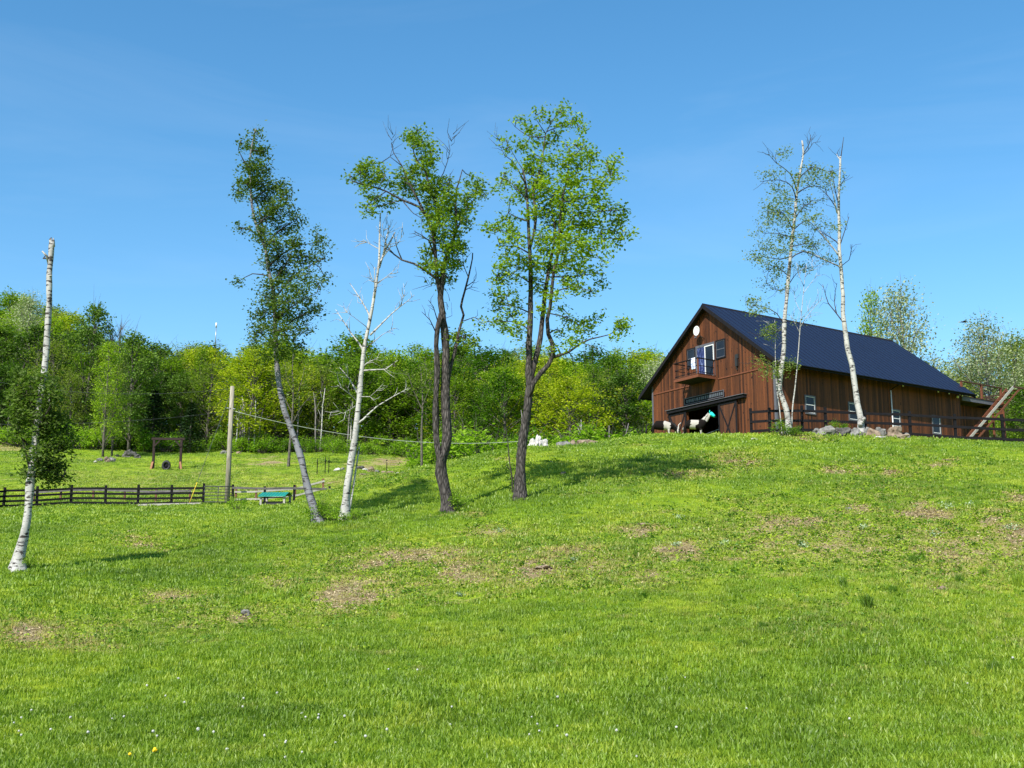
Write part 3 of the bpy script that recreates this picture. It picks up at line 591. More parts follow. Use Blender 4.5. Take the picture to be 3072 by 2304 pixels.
for b in [(1692,325,5,5),(1684,340,16,10),(1622,338,14,12),(1645,358,12,9),(1722,362,26,12),(1745,382,18,8),(1690,378,20,8),(1583,385,26,10),(1560,360,12,8),(1520,420,18,12),(1521,445,16,10),(1608,408,22,14),(1635,435,32,14),(1677,415,24,14),(1700,440,18,9),(1742,440,28,12),(1724,463,30,16),(1762,462,22,14),(1570,440,24,14),(1600,470,26,16),(1645,480,26,18),(1543,500,20,14),(1590,510,28,20),(1625,520,26,20),
          (1517,530,16,20),(1500,560,10,10),(1687,500,32,18),(1730,505,30,16),(1771,500,26,14),(1695,540,36,18),(1740,545,36,16),(1790,545,24,12),(1835,520,22,14),(1850,540,14,12),(1808,560,34,14),(1825,490,16,8),(1845,480,10,6),(1600,550,34,22),(1640,560,34,20),(1560,565,28,22),(1530,600,20,14),(1595,590,34,18),(1662,590,36,20),(1700,595,42,20),(1750,590,36,16),(1790,600,30,14),
          (1640,630,40,24),(1690,635,40,20),(1742,640,44,18),(1796,626,36,15),(1848,625,20,14),(1870,645,10,8),(1600,640,22,20),(1665,670,44,22),(1720,675,44,20),(1775,670,40,14),(1830,660,34,14),(1866,665,16,10),(1879,702,24,5),(1850,700,26,7),(1862,724,28,6),(1800,705,34,14),(1514,655,34,11),(1490,680,40,9),(1468,690,18,6),(1525,690,32,12),(1535,712,34,12),(1498,730,28,7),(1540,735,24,8),
          (1620,710,38,22),(1670,715,40,20),(1725,720,46,18),(1775,745,40,16),(1815,740,22,10),(1700,755,44,18),(1640,755,30,20),(1745,780,36,15),(1807,782,18,10),(1517,770,26,14),(1545,795,30,16),(1500,810,26,16),(1490,842,22,16),(1530,830,28,14),(1560,770,16,14),(1600,790,34,22),(1650,800,34,20),(1700,800,34,16),(1740,815,32,12),(1785,820,30,10),(1620,835,26,16),(1690,850,32,14),(1730,860,34,14),(1771,875,18,7),
          (1800,850,12,8),(1500,880,32,11),(1530,880,20,12),(1610,875,30,16),(1660,890,24,14),(1505,915,34,13),(1545,905,22,12),(1530,945,36,13),(1454,966,12,7),(1490,960,16,8),(1515,982,26,12),(1550,975,24,14),(1548,1000,18,8),(1620,930,14,12),(1686,925,22,10),(1693,960,26,10),(1735,965,20,12),(1725,985,22,9),(1790,950,28,8),(1770,970,22,8),(1755,995,28,10),(1858,965,16,8),(1875,975,16,8),(1852,985,18,10),(1858,1012,26,9),(1682,1000,18,12),(1676,1045,18,7),(1705,1030,16,9),(1733,1020,24,8),(1720,1095,34,5),(1645,1050,8,5)]:
    T.blob(*b, dens=.82, lsz=.135, deep=1.4, nl=11, spread=.17)
T.build('spreading_tree', M['bark_dark'], M['leaf_maple'], 'tallest green tree with three stems and a wide airy crown, left of the barn')
# --- leafy birch on the crest by the barn
T = Tree(2367, 71, 6, .85, 2.8)
T.limb([(2367,1290),(2364,1262),(2358,1225),(2343,1184),(2338,1151),(2350,1070),(2352,1016),(2353,961),(2358,915),(2363,856),(2370,784),(2377,712),(2384,657),(2390,585),(2401,513),(2410,459),(2406,422)], 10, 3, n=12, flare=.5, wob=.3, step=.3)
LB = [([(2378,690),(2350,640),(2300,640)],2.4,.8),([(2384,657),(2410,620),(2440,600)],2.6,.8),([(2388,600),(2376,560),(2340,540),(2280,545)],2.4,.8),([(2392,575),(2370,520),(2330,490),(2306,463)],2.6,.8),([(2392,580),(2425,560),(2460,560),(2490,575)],2.6,.7),([(2401,530),(2440,500),(2470,510),(2510,520)],2.2,.6),
      ([(2405,470),(2425,450),(2440,428),(2462,425)],1.8,.6),([(2411,459),(2428,430),(2432,405)],2,1),([(2377,712),(2330,700),(2290,700)],2.2,.7),([(2380,690),(2420,660),(2450,690),(2480,720)],2.2,.7),([(2372,770),(2340,778),(2290,770),(2265,775)],2.4,.7),([(2372,775),(2410,755),(2460,775),(2505,795)],2.4,.7),
      ([(2366,830),(2330,800),(2290,820)],2,.6),([(2364,856),(2390,820),(2420,800)],2,.6),([(2353,975),(2330,940),(2290,920),(2250,918)],2.2,.7),([(2352,985),(2320,1000),(2290,1010)],1.8,.6),([(2350,1080),(2320,1090),(2285,1085),(2245,1080)],2,.6),([(2374,740),(2430,730),(2450,745)],2,.6),([(2363,870),(2330,870),(2300,850)],1.6,.5)]
for p, a, b in LB: T.limb(p, a, b, T.rng.normal(0, .9), 5); T.twigs(p, .8, 5, 34)
for b in [(2352,456,26,14),(2319,522,44,9),(2388,522,12,16),(2395,549,16,20),(2435,510,34,14),(2453,538,42,18),(2496,520,24,18),(2337,572,40,12),(2308,625,30,14),(2352,603,40,16),(2345,639,42,18),(2308,665,34,18),(2359,665,34,14),(2417,618,34,16),(2439,655,38,18),(2345,712,34,14),(2301,741,34,14),(2345,750,38,18),(2410,722,40,16),(2446,741,34,14),(2272,775,26,13),(2334,800,30,18),(2497,780,28,8),(2497,678,24,15),
          (2327,835,30,12),(2298,853,25,10),(2352,864,18,12),(2417,802,38,14),(2268,700,16,12),(2260,760,14,12),(2300,790,26,12)]:
    T.blob(*b, dens=.95, lsz=.12, deep=1.2, nl=11, spread=.24, twig=.7)
for b in [(2272,908,40,11),(2300,921,25,10),(2254,932,28,8),(2300,997,25,14),(2318,980,20,12),(2355,1102,34,14),(2314,1105,30,12),(2273,1086,28,9),(2341,1119,32,11),(2300,1125,20,8),(2370,1085,20,12)]:
    T.blob(*b, dens=.95, lsz=.12, deep=.8, nl=12, spread=.2, twig=.7)
T.build('birch_tree', M['birch'], M['leaf_sparse'], 'tall thin birch with sparse airy leaves in front of the barn gable corner')
# --- two thin saplings beside it
T = Tree(2347, 71, 7); a = [(2347,1290),(2338,1220),(2330,1165),(2326,1070),(2326,1016),(2324,960)]
T.limb(a, 2.6, .9, n=6, wob=0); T.twigs(a[2:], .8, 12, 40)
for b in [(2318,990,20,14),(2330,1015,14,14),(2305,1010,14,10)]: T.blob(*b, dens=.4, lsz=.09, deep=.4, nl=7, twig=.6)
T.build('sapling', M['birch_clean'], M['leaf_sparse'], 'very thin pale sapling just left of the tall airy birch trunk')
T = Tree(2373, 71.2, 8); a = [(2373,1290),(2378,1220),(2385,1165),(2394,1070),(2402,961),(2408,900),(2414,840),(2420,790)]
T.limb(a, 3.2, .8, n=6, wob=0)
for p in ([(2403,960),(2430,925),(2462,905)], [(2405,940),(2385,900),(2385,860)], [(2410,880),(2440,840),(2460,820)], [(2412,860),(2395,820),(2390,790)], [(2402,980),(2420,950),(2470,890)], [(2416,830),(2440,800),(2450,780)], [(2400,1000),(2380,960),(2365,940)]):
    T.limb(p, 1.4, .5, T.rng.normal(0, .4), 4, wob=0); T.twigs(p, .8, 5, 34)
for b in [(2425,960,16,8),(2390,965,12,8)]: T.blob(*b, dens=.35, lsz=.09, deep=.4, nl=7, twig=.6)
T.build('sapling', M['birch_clean'], M['leaf_sparse'], 'thin bare white sapling with fine twigs, right of the tall airy birch trunk')
# --- dead-topped white birch by the stones
T = Tree(2584, 72, 9, .86, 2.5)
T.limb([(2584,1290),(2582,1257),(2573,1214),(2562,1138),(2555,1093),(2543,1047),(2535,986),(2529,941),(2529,893),(2524,820),(2518,748),(2518,694),(2516,603),(2520,513),(2521,470)], 11, 3.4, n=12, flare=.35, wob=.2, step=.3)
T.limb([(2522,475),(2527,440),(2531,411)], 2.2, .7, 0, 6)
for i in range(4): T.wood.tube([W(2584+i*2, 1276-i*6, 71.8), W(2577+i*5, 1268-i*5, 71.7)], [.14, .10], 7, wob=.5, sd=i)
for p, a in (([(2512,640),(2507,621),(2500,585),(2489,545)],3), ([(2507,621),(2482,585),(2457,563)],2), ([(2518,770),(2511,759),(2482,723),(2453,686),(2435,655)],3.2), ([(2518,735),(2507,723),(2480,705),(2450,686)],2.2), ([(2520,800),(2480,782),(2435,759),(2400,750)],2.8), ([(2524,798),(2547,780),(2556,733)],1.6), ([(2519,738),(2535,690),(2547,650)],2.2), ([(2528,965),(2505,935),(2485,910),(2468,853)],2.4), ([(2510,940),(2503,900),(2511,849)],1.6), ([(2521,480),(2512,468),(2510,462)],3), ([(2518,560),(2535,535)],1.6), ([(2518,620),(2505,570),(2495,500)],1.8)):
    T.limb(p, a, .8, T.rng.normal(0, .6), 6); T.twigs(p, .8, 4, 24)
for b in [(2495,525,18,10),(2480,555,16,10),(2450,690,22,12),(2480,715,18,9),(2445,760,28,9),(2480,785,26,7),(2515,560,8,8),(2470,600,12,8)]: T.blob(*b, dens=.5, lsz=.095, deep=.5, nl=9, spread=.18, twig=.6)
T.build('birch_tree', M['birch_clean'], M['leaf_sparse'], 'clean white birch with a bare spiked top by the boulders before the barn')
# --- thin dark sapling by the spreading tree
T = Tree(1536, 52, 10); a = [(1536,1478),(1537,1440),(1529,1390),(1524,1331),(1519,1290),(1512,1240)]
T.limb(a, 3.2, 1, n=6, wob=.1); T.twigs(a[3:], .8, 6, 30)
for b in [(1530,1430,12,12),(1540,1462,12,12),(1522,1405,7,9),(1548,1448,8,12),(1506,1240,26,20),(1520,1200,24,18)]: T.blob(*b, dens=.55, lsz=.09, deep=.25, nl=9, spread=.1, twig=.6)
T.build('sapling', M['twig_dark'], M['leaf_dark'], 'thin dark sapling just left of the tallest tree trunk')
# --- mid-meadow thin trees
T = Tree(865, 112, 11); a = [(865,1406),(871,1316),(877,1253),(880,1171),(877,1110),(880,1060)]
T.limb(a, 6.5, 1.5, n=8, wob=.2, step=.5)
for p in ([(877,1240),(850,1180),(840,1110)], [(878,1220),(900,1160),(915,1100)], [(878,1270),(905,1220),(930,1190)], [(879,1180),(860,1130),(855,1080)]): T.limb(p, 2.5, .8, T.rng.normal(0, 1), 5); T.twigs(p, .9, 6, 30)
for b in [(880,1075,30,22),(845,1105,30,24),(915,1105,28,24),(870,1130,40,26),(900,1160,34,24),(845,1160,26,22),(925,1190,22,16),(880,1190,30,16)]: T.blob(*b, dens=.42, lsz=.2, deep=1, nl=9, spread=.4)
T.build('thin_tree', M['bark_wood'], M['leaf_olive'], 'slim olive tree alone in the meadow behind the leaning birch')
T = Tree(1266, 100, 12); a = [(1266,1400),(1265,1345),(1265,1284),(1268,1216),(1266,1150),(1262,1100)]
T.limb(a, 6, 1.5, n=8, wob=.2, step=.5)
for p in ([(1267,1230),(1240,1170),(1225,1120)], [(1267,1220),(1290,1160),(1300,1110)], [(1266,1180),(1280,1130),(1275,1090)]): T.limb(p, 2.5, .8, T.rng.normal(0, 1), 5); T.twigs(p, .9, 5, 30)
for b in [(1262,1100,26,20),(1232,1130,24,22),(1292,1120,26,24),(1260,1150,36,24),(1290,1170,22,20),(1235,1175,22,18)]: T.blob(*b, dens=.5, lsz=.19, deep=1, nl=9, spread=.4)
T.build('thin_tree', M['bark_wood'], M['leaf_olive'], 'slim straight tree at the bare patch left of the dark twin-stemmed tree')
# ------------------------------------------------------------------ woodland trees
def ptree(kind, seed):
    """one prototype in metres, base at the origin; returns wood mesh, crown mesh, height"""
    r = np.random.default_rng(seed); wd = MB(); cr = MB(); P_ = dict(
      broad=(12, 3.0, .14, 40, 130, .27, .85), oval=(14, 2.4, .16, 40, 125, .25, .8), dark=(13, 3.2, .12, 42, 140, .29, .8), yellow=(11.5, 4.0, .20, 52, 130, .27, .9),
      olive=(13, 2.6, .22, 34, 105, .23, 1.0), grey=(12, 2.9, .16, 44, 230, .185, 1.15), bush=(3.0, 1.9, .02, 16, 75, .22, .6), bare=(12, 2.2, .3, 0, 0, 0, 0))[kind]
    h, rad, cb, nb, nl, ls, sp = P_; h *= .9+.2*r.random()
    bend = r.normal(0, .35, 2)
    ax = lambda t: np.array([bend[0]*t*t, bend[1]*t*t, h*t])
    if kind != 'bush':
        ts = np.linspace(0, .96, 9); pts = [ax(t) for t in ts]; pts[0][2] = -.4
        wd.tube(pts, [.17*(1-t)**.8+.02 for t in ts], 7, wob=.2, sd=seed)
    k = nb if nb else 30
    for i in range(k):
        t = cb+(1-cb)*(i+.5)/k; prof = math.sin(math.pi*min(1, max(.0, ((t-cb)/(1-cb))*.86+.14)))**.7
        if kind in ('oval', 'olive', 'grey'): prof = math.sin(math.pi*min(1, max(.0, ((t-cb)/(1-cb))*.80+.18)))**.8
        a = i*2.4+r.normal(0, .5); d = rad*prof*(.35+.65*r.random()**.6)
        c = ax(t)+np.array([math.cos(a)*d, math.sin(a)*d, r.normal(0, .25)+.15*d])
        if kind == 'bush': c = np.array([math.cos(a)*rad*r.random()**.5, math.sin(a)*rad*r.random()**.5, 0]); c[2] = (h*.85-.3)*r.random()*(1-.5*(c[0]**2+c[1]**2)/rad**2)+.2
        st = ax(max(.08, t-.16-.05*r.random())) if kind != 'bush' else np.array([r.normal(0, .2), r.normal(0, .2), -.1])
        mid = (st*.45+c*.55)+r.normal(0, .12, 3)
        wd.tube([st, mid, c], [.055, .035, .012], 4, False)
        for j in range(3 if nl else 9):
            e = c+r.normal(0, .5 if nl else .6, 3)+(c-st)*.25; e[2] += .3
            wd.tube([mid*.4+c*.6, (c+e)/2, e], [.018, .012, .005], 3, False)
        if nl:
            q = c+r.normal(0, 1, (nl, 3))*np.array([sp*.62, sp*.62, sp*.42])
            cr.quads(leaves(q, ls, rng=r))
    return wd.mesh('trunk'), (cr.mesh('crown') if cr.n else None), h
def spruce(seed, h=7):
    r = np.random.default_rng(seed); wd = MB(); cr = MB(); wd.tube([(0, 0, -.3), (0, 0, h*.5), (0, 0, h)], [.16, .09, .015], 7)
    for i in range(26):
        t = .08+.9*i/26; R_ = (1-t)*h*.26+.15
        for j in range(7):
            a = j*.9+i*1.7+r.normal(0, .2); q = np.linspace(.15, 1, 12)[:, None]*R_*np.array([[math.cos(a), math.sin(a), -.25]])+np.array([0, 0, h*t])
            cr.quads(leaves(q+r.normal(0, .07, q.shape), .26, 1.0, .5, rng=r))
    return wd.mesh('trunk'), cr.mesh('crown'), h
PROTO = {}
for kd, nvar in (('broad', 3), ('oval', 3), ('dark', 2), ('yellow', 2), ('olive', 2), ('grey', 2), ('bush', 3), ('bare', 2)):
    for i in range(nvar): PROTO.setdefault(kd, []).append(ptree(kd, 100+len(PROTO)*10+i))
PROTO['spruce'] = [spruce(300)]
LM = dict(broad='leaf_wood', oval='leaf_wood', dark='leaf_dark', yellow='leaf_yellow', olive='leaf_olive', grey='leaf_grey', bush='leaf_bush', bare='leaf_grey', spruce='needle')
WM = dict(grey='twig_grey', bare='twig_grey')
for kd, l in PROTO.items():
    for w_, c_, h in l:
        w_.materials.append(M[WM.get(kd, 'bark_wood')])
        if c_: c_.materials.append(M[LM[kd]])
NM = dict(broad='broadleaf_tree', oval='broadleaf_tree', dark='dark_tree', yellow='yellow_green_tree', olive='olive_tree', grey='pale_tree', bush='bush', bare='bare_tree', spruce='spruce_tree')
def plant(kd, x, y, height, label, group=None, wide=1.0, cat='tree', z=None, var=None, rr=random):
    w_, c_, h = PROTO[kd][var if var is not None else rr.randrange(len(PROTO[kd]))]
    s = height/h
    e = empty(NM[kd], (x, y, H(x, y) if z is None else z), label, cat, group, rr.random()*6.28); e.scale = (s*wide, s*wide, s)
    t = bpy.data.objects.new('trunk' if kd != 'bush' else 'stems', w_); COL.objects.link(t); t.parent = e
    if c_: c = bpy.data.objects.new('crown' if kd != 'bush' else 'foliage', c_); COL.objects.link(c); c.parent = e
    return e
GL = dict(broad='rounded mid green tree in the dense woods on the far hillside', oval='tall oval green tree in the dense woods on the far hillside', dark='dark green tree in the dense woods on the far hillside',
          yellow='yellow green spring tree in the dense woods on the far hillside', olive='thin olive tree with visible twigs in the woods on the far hillside', grey='pale grey green tree in the woods on the far hillside', bare='bare grey twiggy tree among the far hillside woods')
rr = random.Random(11); placed = []
def tryplace(x, y, d):
    for a, b in placed:
        if (a-x)**2+(b-y)**2 < d*d: return False
    placed.append((x, y)); return True
def wood(y0, y1, px0, px1, n, dmin, h0, h1, mix, wide=1.0):
    c = 0; tries = 0
    while c < n and tries < n*40:
        tries += 1; y = y0+(y1-y0)*rr.random(); px = px0+(px1-px0)*rr.random(); g = G(px, y)
        if not tryplace(g.x, g.y, dmin): continue
        kd = rr.choices([m[0] for m in mix], [m[1] for m in mix])[0]
        plant(kd, g.x, g.y, h0+(h1-h0)*rr.random(), GL[kd], 'trees of the dense hillside woods: '+kd, wide*(.9+.3*rr.random()), rr=rr); c += 1
MIX = [('broad', 5), ('oval', 4), ('dark', 2.4), ('yellow', 1.6), ('olive', 2.2), ('grey', .35)]
# a few hand-placed ones first, so the random woods leave room for them
def hand(kd, px, Y, height, label, wide=1.0, cat='tree', group=None, var=None):
    g = G(px, Y); placed.append((g.x, g.y)); return plant(kd, g.x, g.y, height, label, group, wide, cat, var=var, rr=rr)
hand('yellow', 750, 141, 11.5, 'bright yellow green tree with a full crown behind the utility pole', 1.25)
hand('dark', 385, 138, 13.5, 'large dark crowned tree above the dark log pile in the left meadow', 1.05)
hand('oval', 308, 128, 12, 'slender dark stemmed tree by the stone heap in the left meadow', .9)
hand('olive', 335, 131, 10, 'small multi-stemmed tree between the stone heap and the log pile', .8)
hand('bare', 345, 160, 15, 'bare grey tree rising above the woods on the left skyline', 1.2)
hand('dark', 252, 158, 17, 'dense dark green tree standing tallest on the left skyline', .9)
hand('grey', 75, 170, 15, 'greyish feathery tree on the skyline near the left edge')
hand('spruce', 568, 138, 6, 'small dark spruce at the woods edge right of the timber frame', 1.4)
hand('spruce', 455, 143, 7.5, 'dark spruce at the woods edge behind the timber frame', 1.3)
hand('bare', 1455, 0.0+165, 12, 'bare pale tree poking out of the woods on the central skyline', 1)
hand('grey', 1990, 150, 12.5, 'pale round tree on the skyline touching the barn roof edge', 1)
hand('oval', 1835, 175, 12, 'lone upright green tree on the skyline left of the barn', .8)
# right of / behind the barn
hand('oval', 2640, 122, 19, 'tall green pointed tree rising behind the barn ridge', .62)
hand('grey', 2745, 120, 19, 'tallest pale silvery tree behind the barn roof', .82)
hand('grey', 2590, 128, 13.5, 'faint pale tree behind the barn ridge near the white birch', .8)
hand('grey', 2990, 112, 14.5, 'pale silvery tree with a bare stem near the right edge', .95)
hand('olive', 3060, 118, 14.5, 'greyish olive tree at the right edge above the deck', 1)
hand('olive', 2855, 113, 9.5, 'olive green tree in the dip right of the barn roof', 1.2)
hand('broad', 2790, 118, 10, 'rounded green tree just behind the far roof slope', 1.1)
hand('grey', 2700, 128, 13, 'pale feathery tree behind the middle of the barn roof', 1.2)
RG = 'trees behind the barn deck'
for px, Y, hh, kd in ((2925, 122, 12.0, 'olive'), (2955, 126, 13.5, 'grey'), (3030, 124, 15, 'grey'), (2880, 128, 12, 'grey'), (2830, 122, 12.5, 'olive'), (3075, 126, 16, 'olive'), (2900, 116, 7.5, 'olive'), (2945, 120, 8.5, 'broad'), (3010, 122, 8, 'olive'), (3080, 110, 8, 'broad'), (2930, 108, 5.5, 'broad'), (3040, 106, 6.2, 'olive'), (3110, 104, 7.5, 'broad'), (2985, 104, 5.0, 'broad'), (3150, 112, 12, 'grey'), (3190, 106, 8, 'olive'), (2860, 124, 9.5, 'broad')):
    hand(kd, px, Y, hh, 'leafy tree in the green thicket behind the wooden deck', 1.15, group=RG)
wood(146, 152, -260, 620, 26, 3.1, 8, 12, [('broad', 4), ('oval', 3), ('dark', 3), ('olive', 2)], 1.25)
wood(146, 152, 620, 1560, 24, 3.4, 7.5, 11.5, [('broad', 4), ('oval', 4), ('dark', 1.2), ('yellow', 2), ('olive', 2)], 1.15)
wood(128, 146, 1330, 2060, 24, 3.4, 8, 11, MIX, 1.2)
wood(152, 178, -260, 2060, 66, 4.6, 11, 14.5, MIX, 1.2)
wood(178, 215, -260, 2060, 60, 5.6, 11.5, 14.5, MIX, 1.3)
wood(215, 245, -260, 2060, 34, 7.0, 11, 14, MIX, 1.45)
wood(122, 170, 2450, 3300, 44, 3.6, 8.5, 12, [('broad', 3), ('oval', 2), ('olive', 3), ('grey', 1.2)], 1.3)
BL = {'e': 'bright green bush at the foot of the woods beyond the meadow', 'c': 'low green bush on the near side of the hill crest woods'}
for i in range(58):
    px = -150+1750*i/57+rr.uniform(-14, 14); Y = rr.uniform(139, 145) if px < 1350 else rr.uniform(118, 138); g = G(px, Y)
    plant('bush', g.x, g.y, rr.uniform(1.4, 3.6), BL['e'], 'bushes at the foot of the woods', 1.1, 'bush', rr=rr)
for i in range(18):
    px = 1290+650*i/17+rr.uniform(-14, 14); Y = rr.uniform(98, 112); g = G(px, Y)
    plant('bush', g.x, g.y, rr.uniform(2.2, 4.2), BL['c'], 'bushes behind the hill crest', 1.2, 'bush', rr=rr)
for px, Y, hh, l in ((950, 50.2, 1.0, 'leafy shrub at the foot of the leaning birch'), (985, 50.2, 1.15, 'leafy shrub between the leaning birch and the dead birch'), (1012, 49.4, .8, 'low weeds at the foot of the dead white birch'), (1065, 49.6, .6, 'small plant right of the dead white birch'), (1368, 50.1, .9, 'small shrub right of the twin-stemmed dark trunk'),
                    (78, 40.1, .6, 'small weeds right of the broken birch base'), (2348, 70.3, 1.25, 'reddish green shrub round the foot of the airy birch'), (2385, 70.4, .8, 'shrub on the right side of the airy birch base'), (2515, 72.3, 1.0, 'yellowish shrub standing behind the boulders by the fence'), (711, 68, .9, 'small dark shrub on the lawn below the utility pole')):
    g = G(px, Y); plant('bush', g.x, g.y, hh, l, None, .8, 'shrub', rr=rr)
# grey stems under the yellow-green tree and along the woods edge
for i, (px, Y, hh) in enumerate([(705,140,5.5),(716,141,6),(726,140,5),(735,141.5,6.5),(744,140,6),(752,141,5.5),(762,140,6.2),(772,141,5),(948,143,7),(960,143,7.5),(1040,143,6),(1575,124,6),(1745,120,5),(1830,118,4.5),(1870,119,4.8),(140,146,7),(20,146,7),(1340,134,6),(1050,144,6),(890,144,6.5)]):
    g = G(px, Y); t = MB(); x0 = rr.uniform(-.5, .5)
    q = [(0, 0, -.3), (x0*.4, 0, hh*.35), (x0*.5, .1, hh*.7), (x0*1.3, .1, hh)]
    t.tube(q, [.11, .09, .07, .03], 6, wob=.2, sd=i)
    for j in range(4): t.tube([(x0*.5, .05, hh*(.5+.1*j)), (x0*.5+rr.uniform(-.6, .6), rr.uniform(-.4, .4), hh*(.65+.1*j))], [.04, .015], 4)
    o = t.build('slim_tree', M['twig_grey' if i % 3 else 'birch_clean']); o.location = g
    tag(o, 'slim bare grey stem rising at the dark edge of the woods', 'tree stem', 'bare stems along the woods edge')
# ------------------------------------------------------------------ mast on the skyline
g = G(634, 235); t = MB(); top = W(636, 982, 235)[2]-g.z
t.tube([(0, 0, -.5), (0, 0, top*.8)], [.18, .13], 8); t.tube([(0, 0, top*.8), (0, 0, top)], [.10, .07], 8)
o = t.build('radio_mast', M['steel']); o.location = g; tag(o, 'thin grey mast sticking up from the woods on the skyline', 'mast')
t2 = MB(); t2.tube([(0, 0, top), (0, 0, top+.9)], [.17, .17], 8); t2.build('antenna', M['white'], o)
# ------------------------------------------------------------------ rocks
def rock(px, py, w, h, mat, label, Y=None, group=None, seed=0, name='boulder', flat=1.0, lift=0.0):
    """a stone w x h photo pixels wide, standing on the ground seen at (px,py)"""
    g = ground_at(px, py) if Y is None else G(px, Y); k = S(g.y); a, b = w*k/2*1.05, h*k*1.12
    import bmesh
    bm = bmesh.new(); bmesh.ops.create_icosphere(bm, subdivisions=3, radius=1)
    for v in bm.verts:
        n_ = mnoise.noise(v.co*1.1+Vector((seed*3.1, 0, 0)))*.55+mnoise.noise(v.co*2.7+Vector((0, seed*1.7, 0)))*.22
        v.co *= 1+n_
        v.co = Vector((round(v.co.x*3.0)/3.0*.25+v.co.x*.75, round(v.co.y*3)/3*.25+v.co.y*.75, round(v.co.z*3)/3*.25+v.co.z*.75))
        v.co = Vector((v.co.x*a, v.co.y*a*.8*flat, (v.co.z*.62+.38)*b))
    me = bpy.data.meshes.new(name); bm.to_mesh(me); bm.free(); me.materials.append(mat)
    o = bpy.data.objects.new(name, me); COL.objects.link(o); o.location = g+Vector((0, 0, -b*.12+lift)); o.rotation_euler = (0, 0, seed*1.3)
    o.scale = (1, 1, 1); tag(o, label, 'rock', group); return o
RG1 = 'boulders heaped in front of the barn fence'
for i, (px, w, h, mt, l, Yr) in enumerate([
    (2452, 34, 22, 'rock_grey', 'pale topped grey boulder at the left end of the heap by the barn', 71.6), (2478, 50, 30, 'rock_grey', 'large layered grey boulder, left in the heap before the barn', 71.2),
    (2525, 58, 26, 'rock_dark', 'dark mossy low boulder in the middle of the heap before the barn', 71.3), (2566, 40, 26, 'rock_grey', 'grey mottled boulder left of the white birch base', 71.0),
    (2604, 22, 30, 'rock_grey', 'small upright grey stone right of the white birch base', 71.6), (2622, 46, 26, 'rock_tan', 'wide tan boulder right of the white birch', 71.0),
    (2643, 30, 34, 'rock_grey', 'tall pale upright boulder in the heap by the barn', 71.8), (2686, 56, 34, 'rock_tan', 'long brown and tan boulder at the right of the heap', 71.9),
    (2700, 50, 14, 'rock_tan', 'flat sloping tan slab low at the right of the heap', 70.4), (2668, 26, 12, 'rock_tan', 'small flat tan stone between larger boulders', 70.5), (2638, 44, 7, 'rock_white', 'thin pale slab lying in grass below the tan boulder', 69.9), (2722, 20, 16, 'rock_grey', 'last small grey stone at the right end of the heap', 70.6)]):
    rock(px, 0, w, h, M[mt], l, Y=Yr, group=RG1, seed=i+1)
for i, (px, py, w, h, mt, l, nm) in enumerate([
    (300, 1384, 16, 10, 'rock_grey', 'small grey stone at the left of the stone heap in the left meadow', 'stone'), (320, 1386, 20, 16, 'rock_tan', 'pale rounded stone in the middle of the stone heap', 'stone'), (338, 1385, 16, 12, 'rock_grey', 'grey stone at the right of the stone heap', 'stone'), (286, 1388, 12, 6, 'rock_white', 'small whitish stone lying left of the stone heap', 'stone'),
    (352, 1371, 16, 7, 'rock_tan', 'flat pale stone under the dark crowned tree', 'stone'), (376, 1370, 16, 5, 'rock_white', 'flat light stone before the dark heap', 'stone'), (333, 1378, 12, 7, 'rock_grey', 'little stone on top side of the stone heap', 'stone'),
    (390, 1372, 36, 22, 'rock_dark', 'big dark boulder beside the dark crowned tree in the left meadow', 'boulder'), (412, 1374, 22, 12, 'rock_dark', 'smaller dark boulder at the tail of the dark heap', 'boulder'),
    (672, 1361, 18, 10, 'rock_grey', 'grey stone at the woods edge left of the utility pole top', 'stone'), (690, 1360, 18, 7, 'rock_tan', 'tan stone at the woods edge behind the utility pole', 'stone'), (716, 1361, 16, 6, 'rock_tan', 'small tan stone at the foot of the bare grey stems', 'stone'),
    (1012, 1414, 22, 9, 'rock_white', 'white stone at the left end of the stone row', 'stone'), (1028, 1412, 16, 10, 'rock_grey', 'grey stone second in the row left of the dead birch', 'stone'), (1082, 1410, 22, 12, 'rock_dark', 'dark stone just right of the dead birch in the stone row', 'stone'), (1096, 1413, 20, 8, 'rock_white', 'flat white stone behind the dead birch stone row', 'stone'), (1114, 1416, 20, 14, 'rock_tan', 'round tan boulder in the middle of the stone row', 'stone'),
    (1132, 1418, 14, 8, 'rock_grey', 'small grey stone right of the round tan boulder', 'stone'), (1150, 1420, 20, 7, 'rock_tan', 'flat tan stone in the right part of the stone row', 'stone'), (1172, 1425, 26, 12, 'rock_tan', 'broad pinkish boulder at the right of the stone row', 'stone'), (1192, 1424, 18, 7, 'rock_white', 'pale stone near the right end of the stone row', 'stone'), (1210, 1420, 16, 5, 'rock_grey', 'last thin stone at the right end of the stone row', 'stone'),
    (1090, 1426, 24, 5, 'rock_tan', 'thin tan slab below the stone row', 'stone'), (1124, 1366, 16, 6, 'rock_tan', 'tan stone at the bushes above the stone row', 'stone'), (1180, 1364, 28, 9, 'rock_tan', 'pale stone at the bushes above the bare patch', 'stone')]):
    rock(px, py, w, h, M[mt], l, seed=20+i, name=nm, group='stones lying in the left meadow')
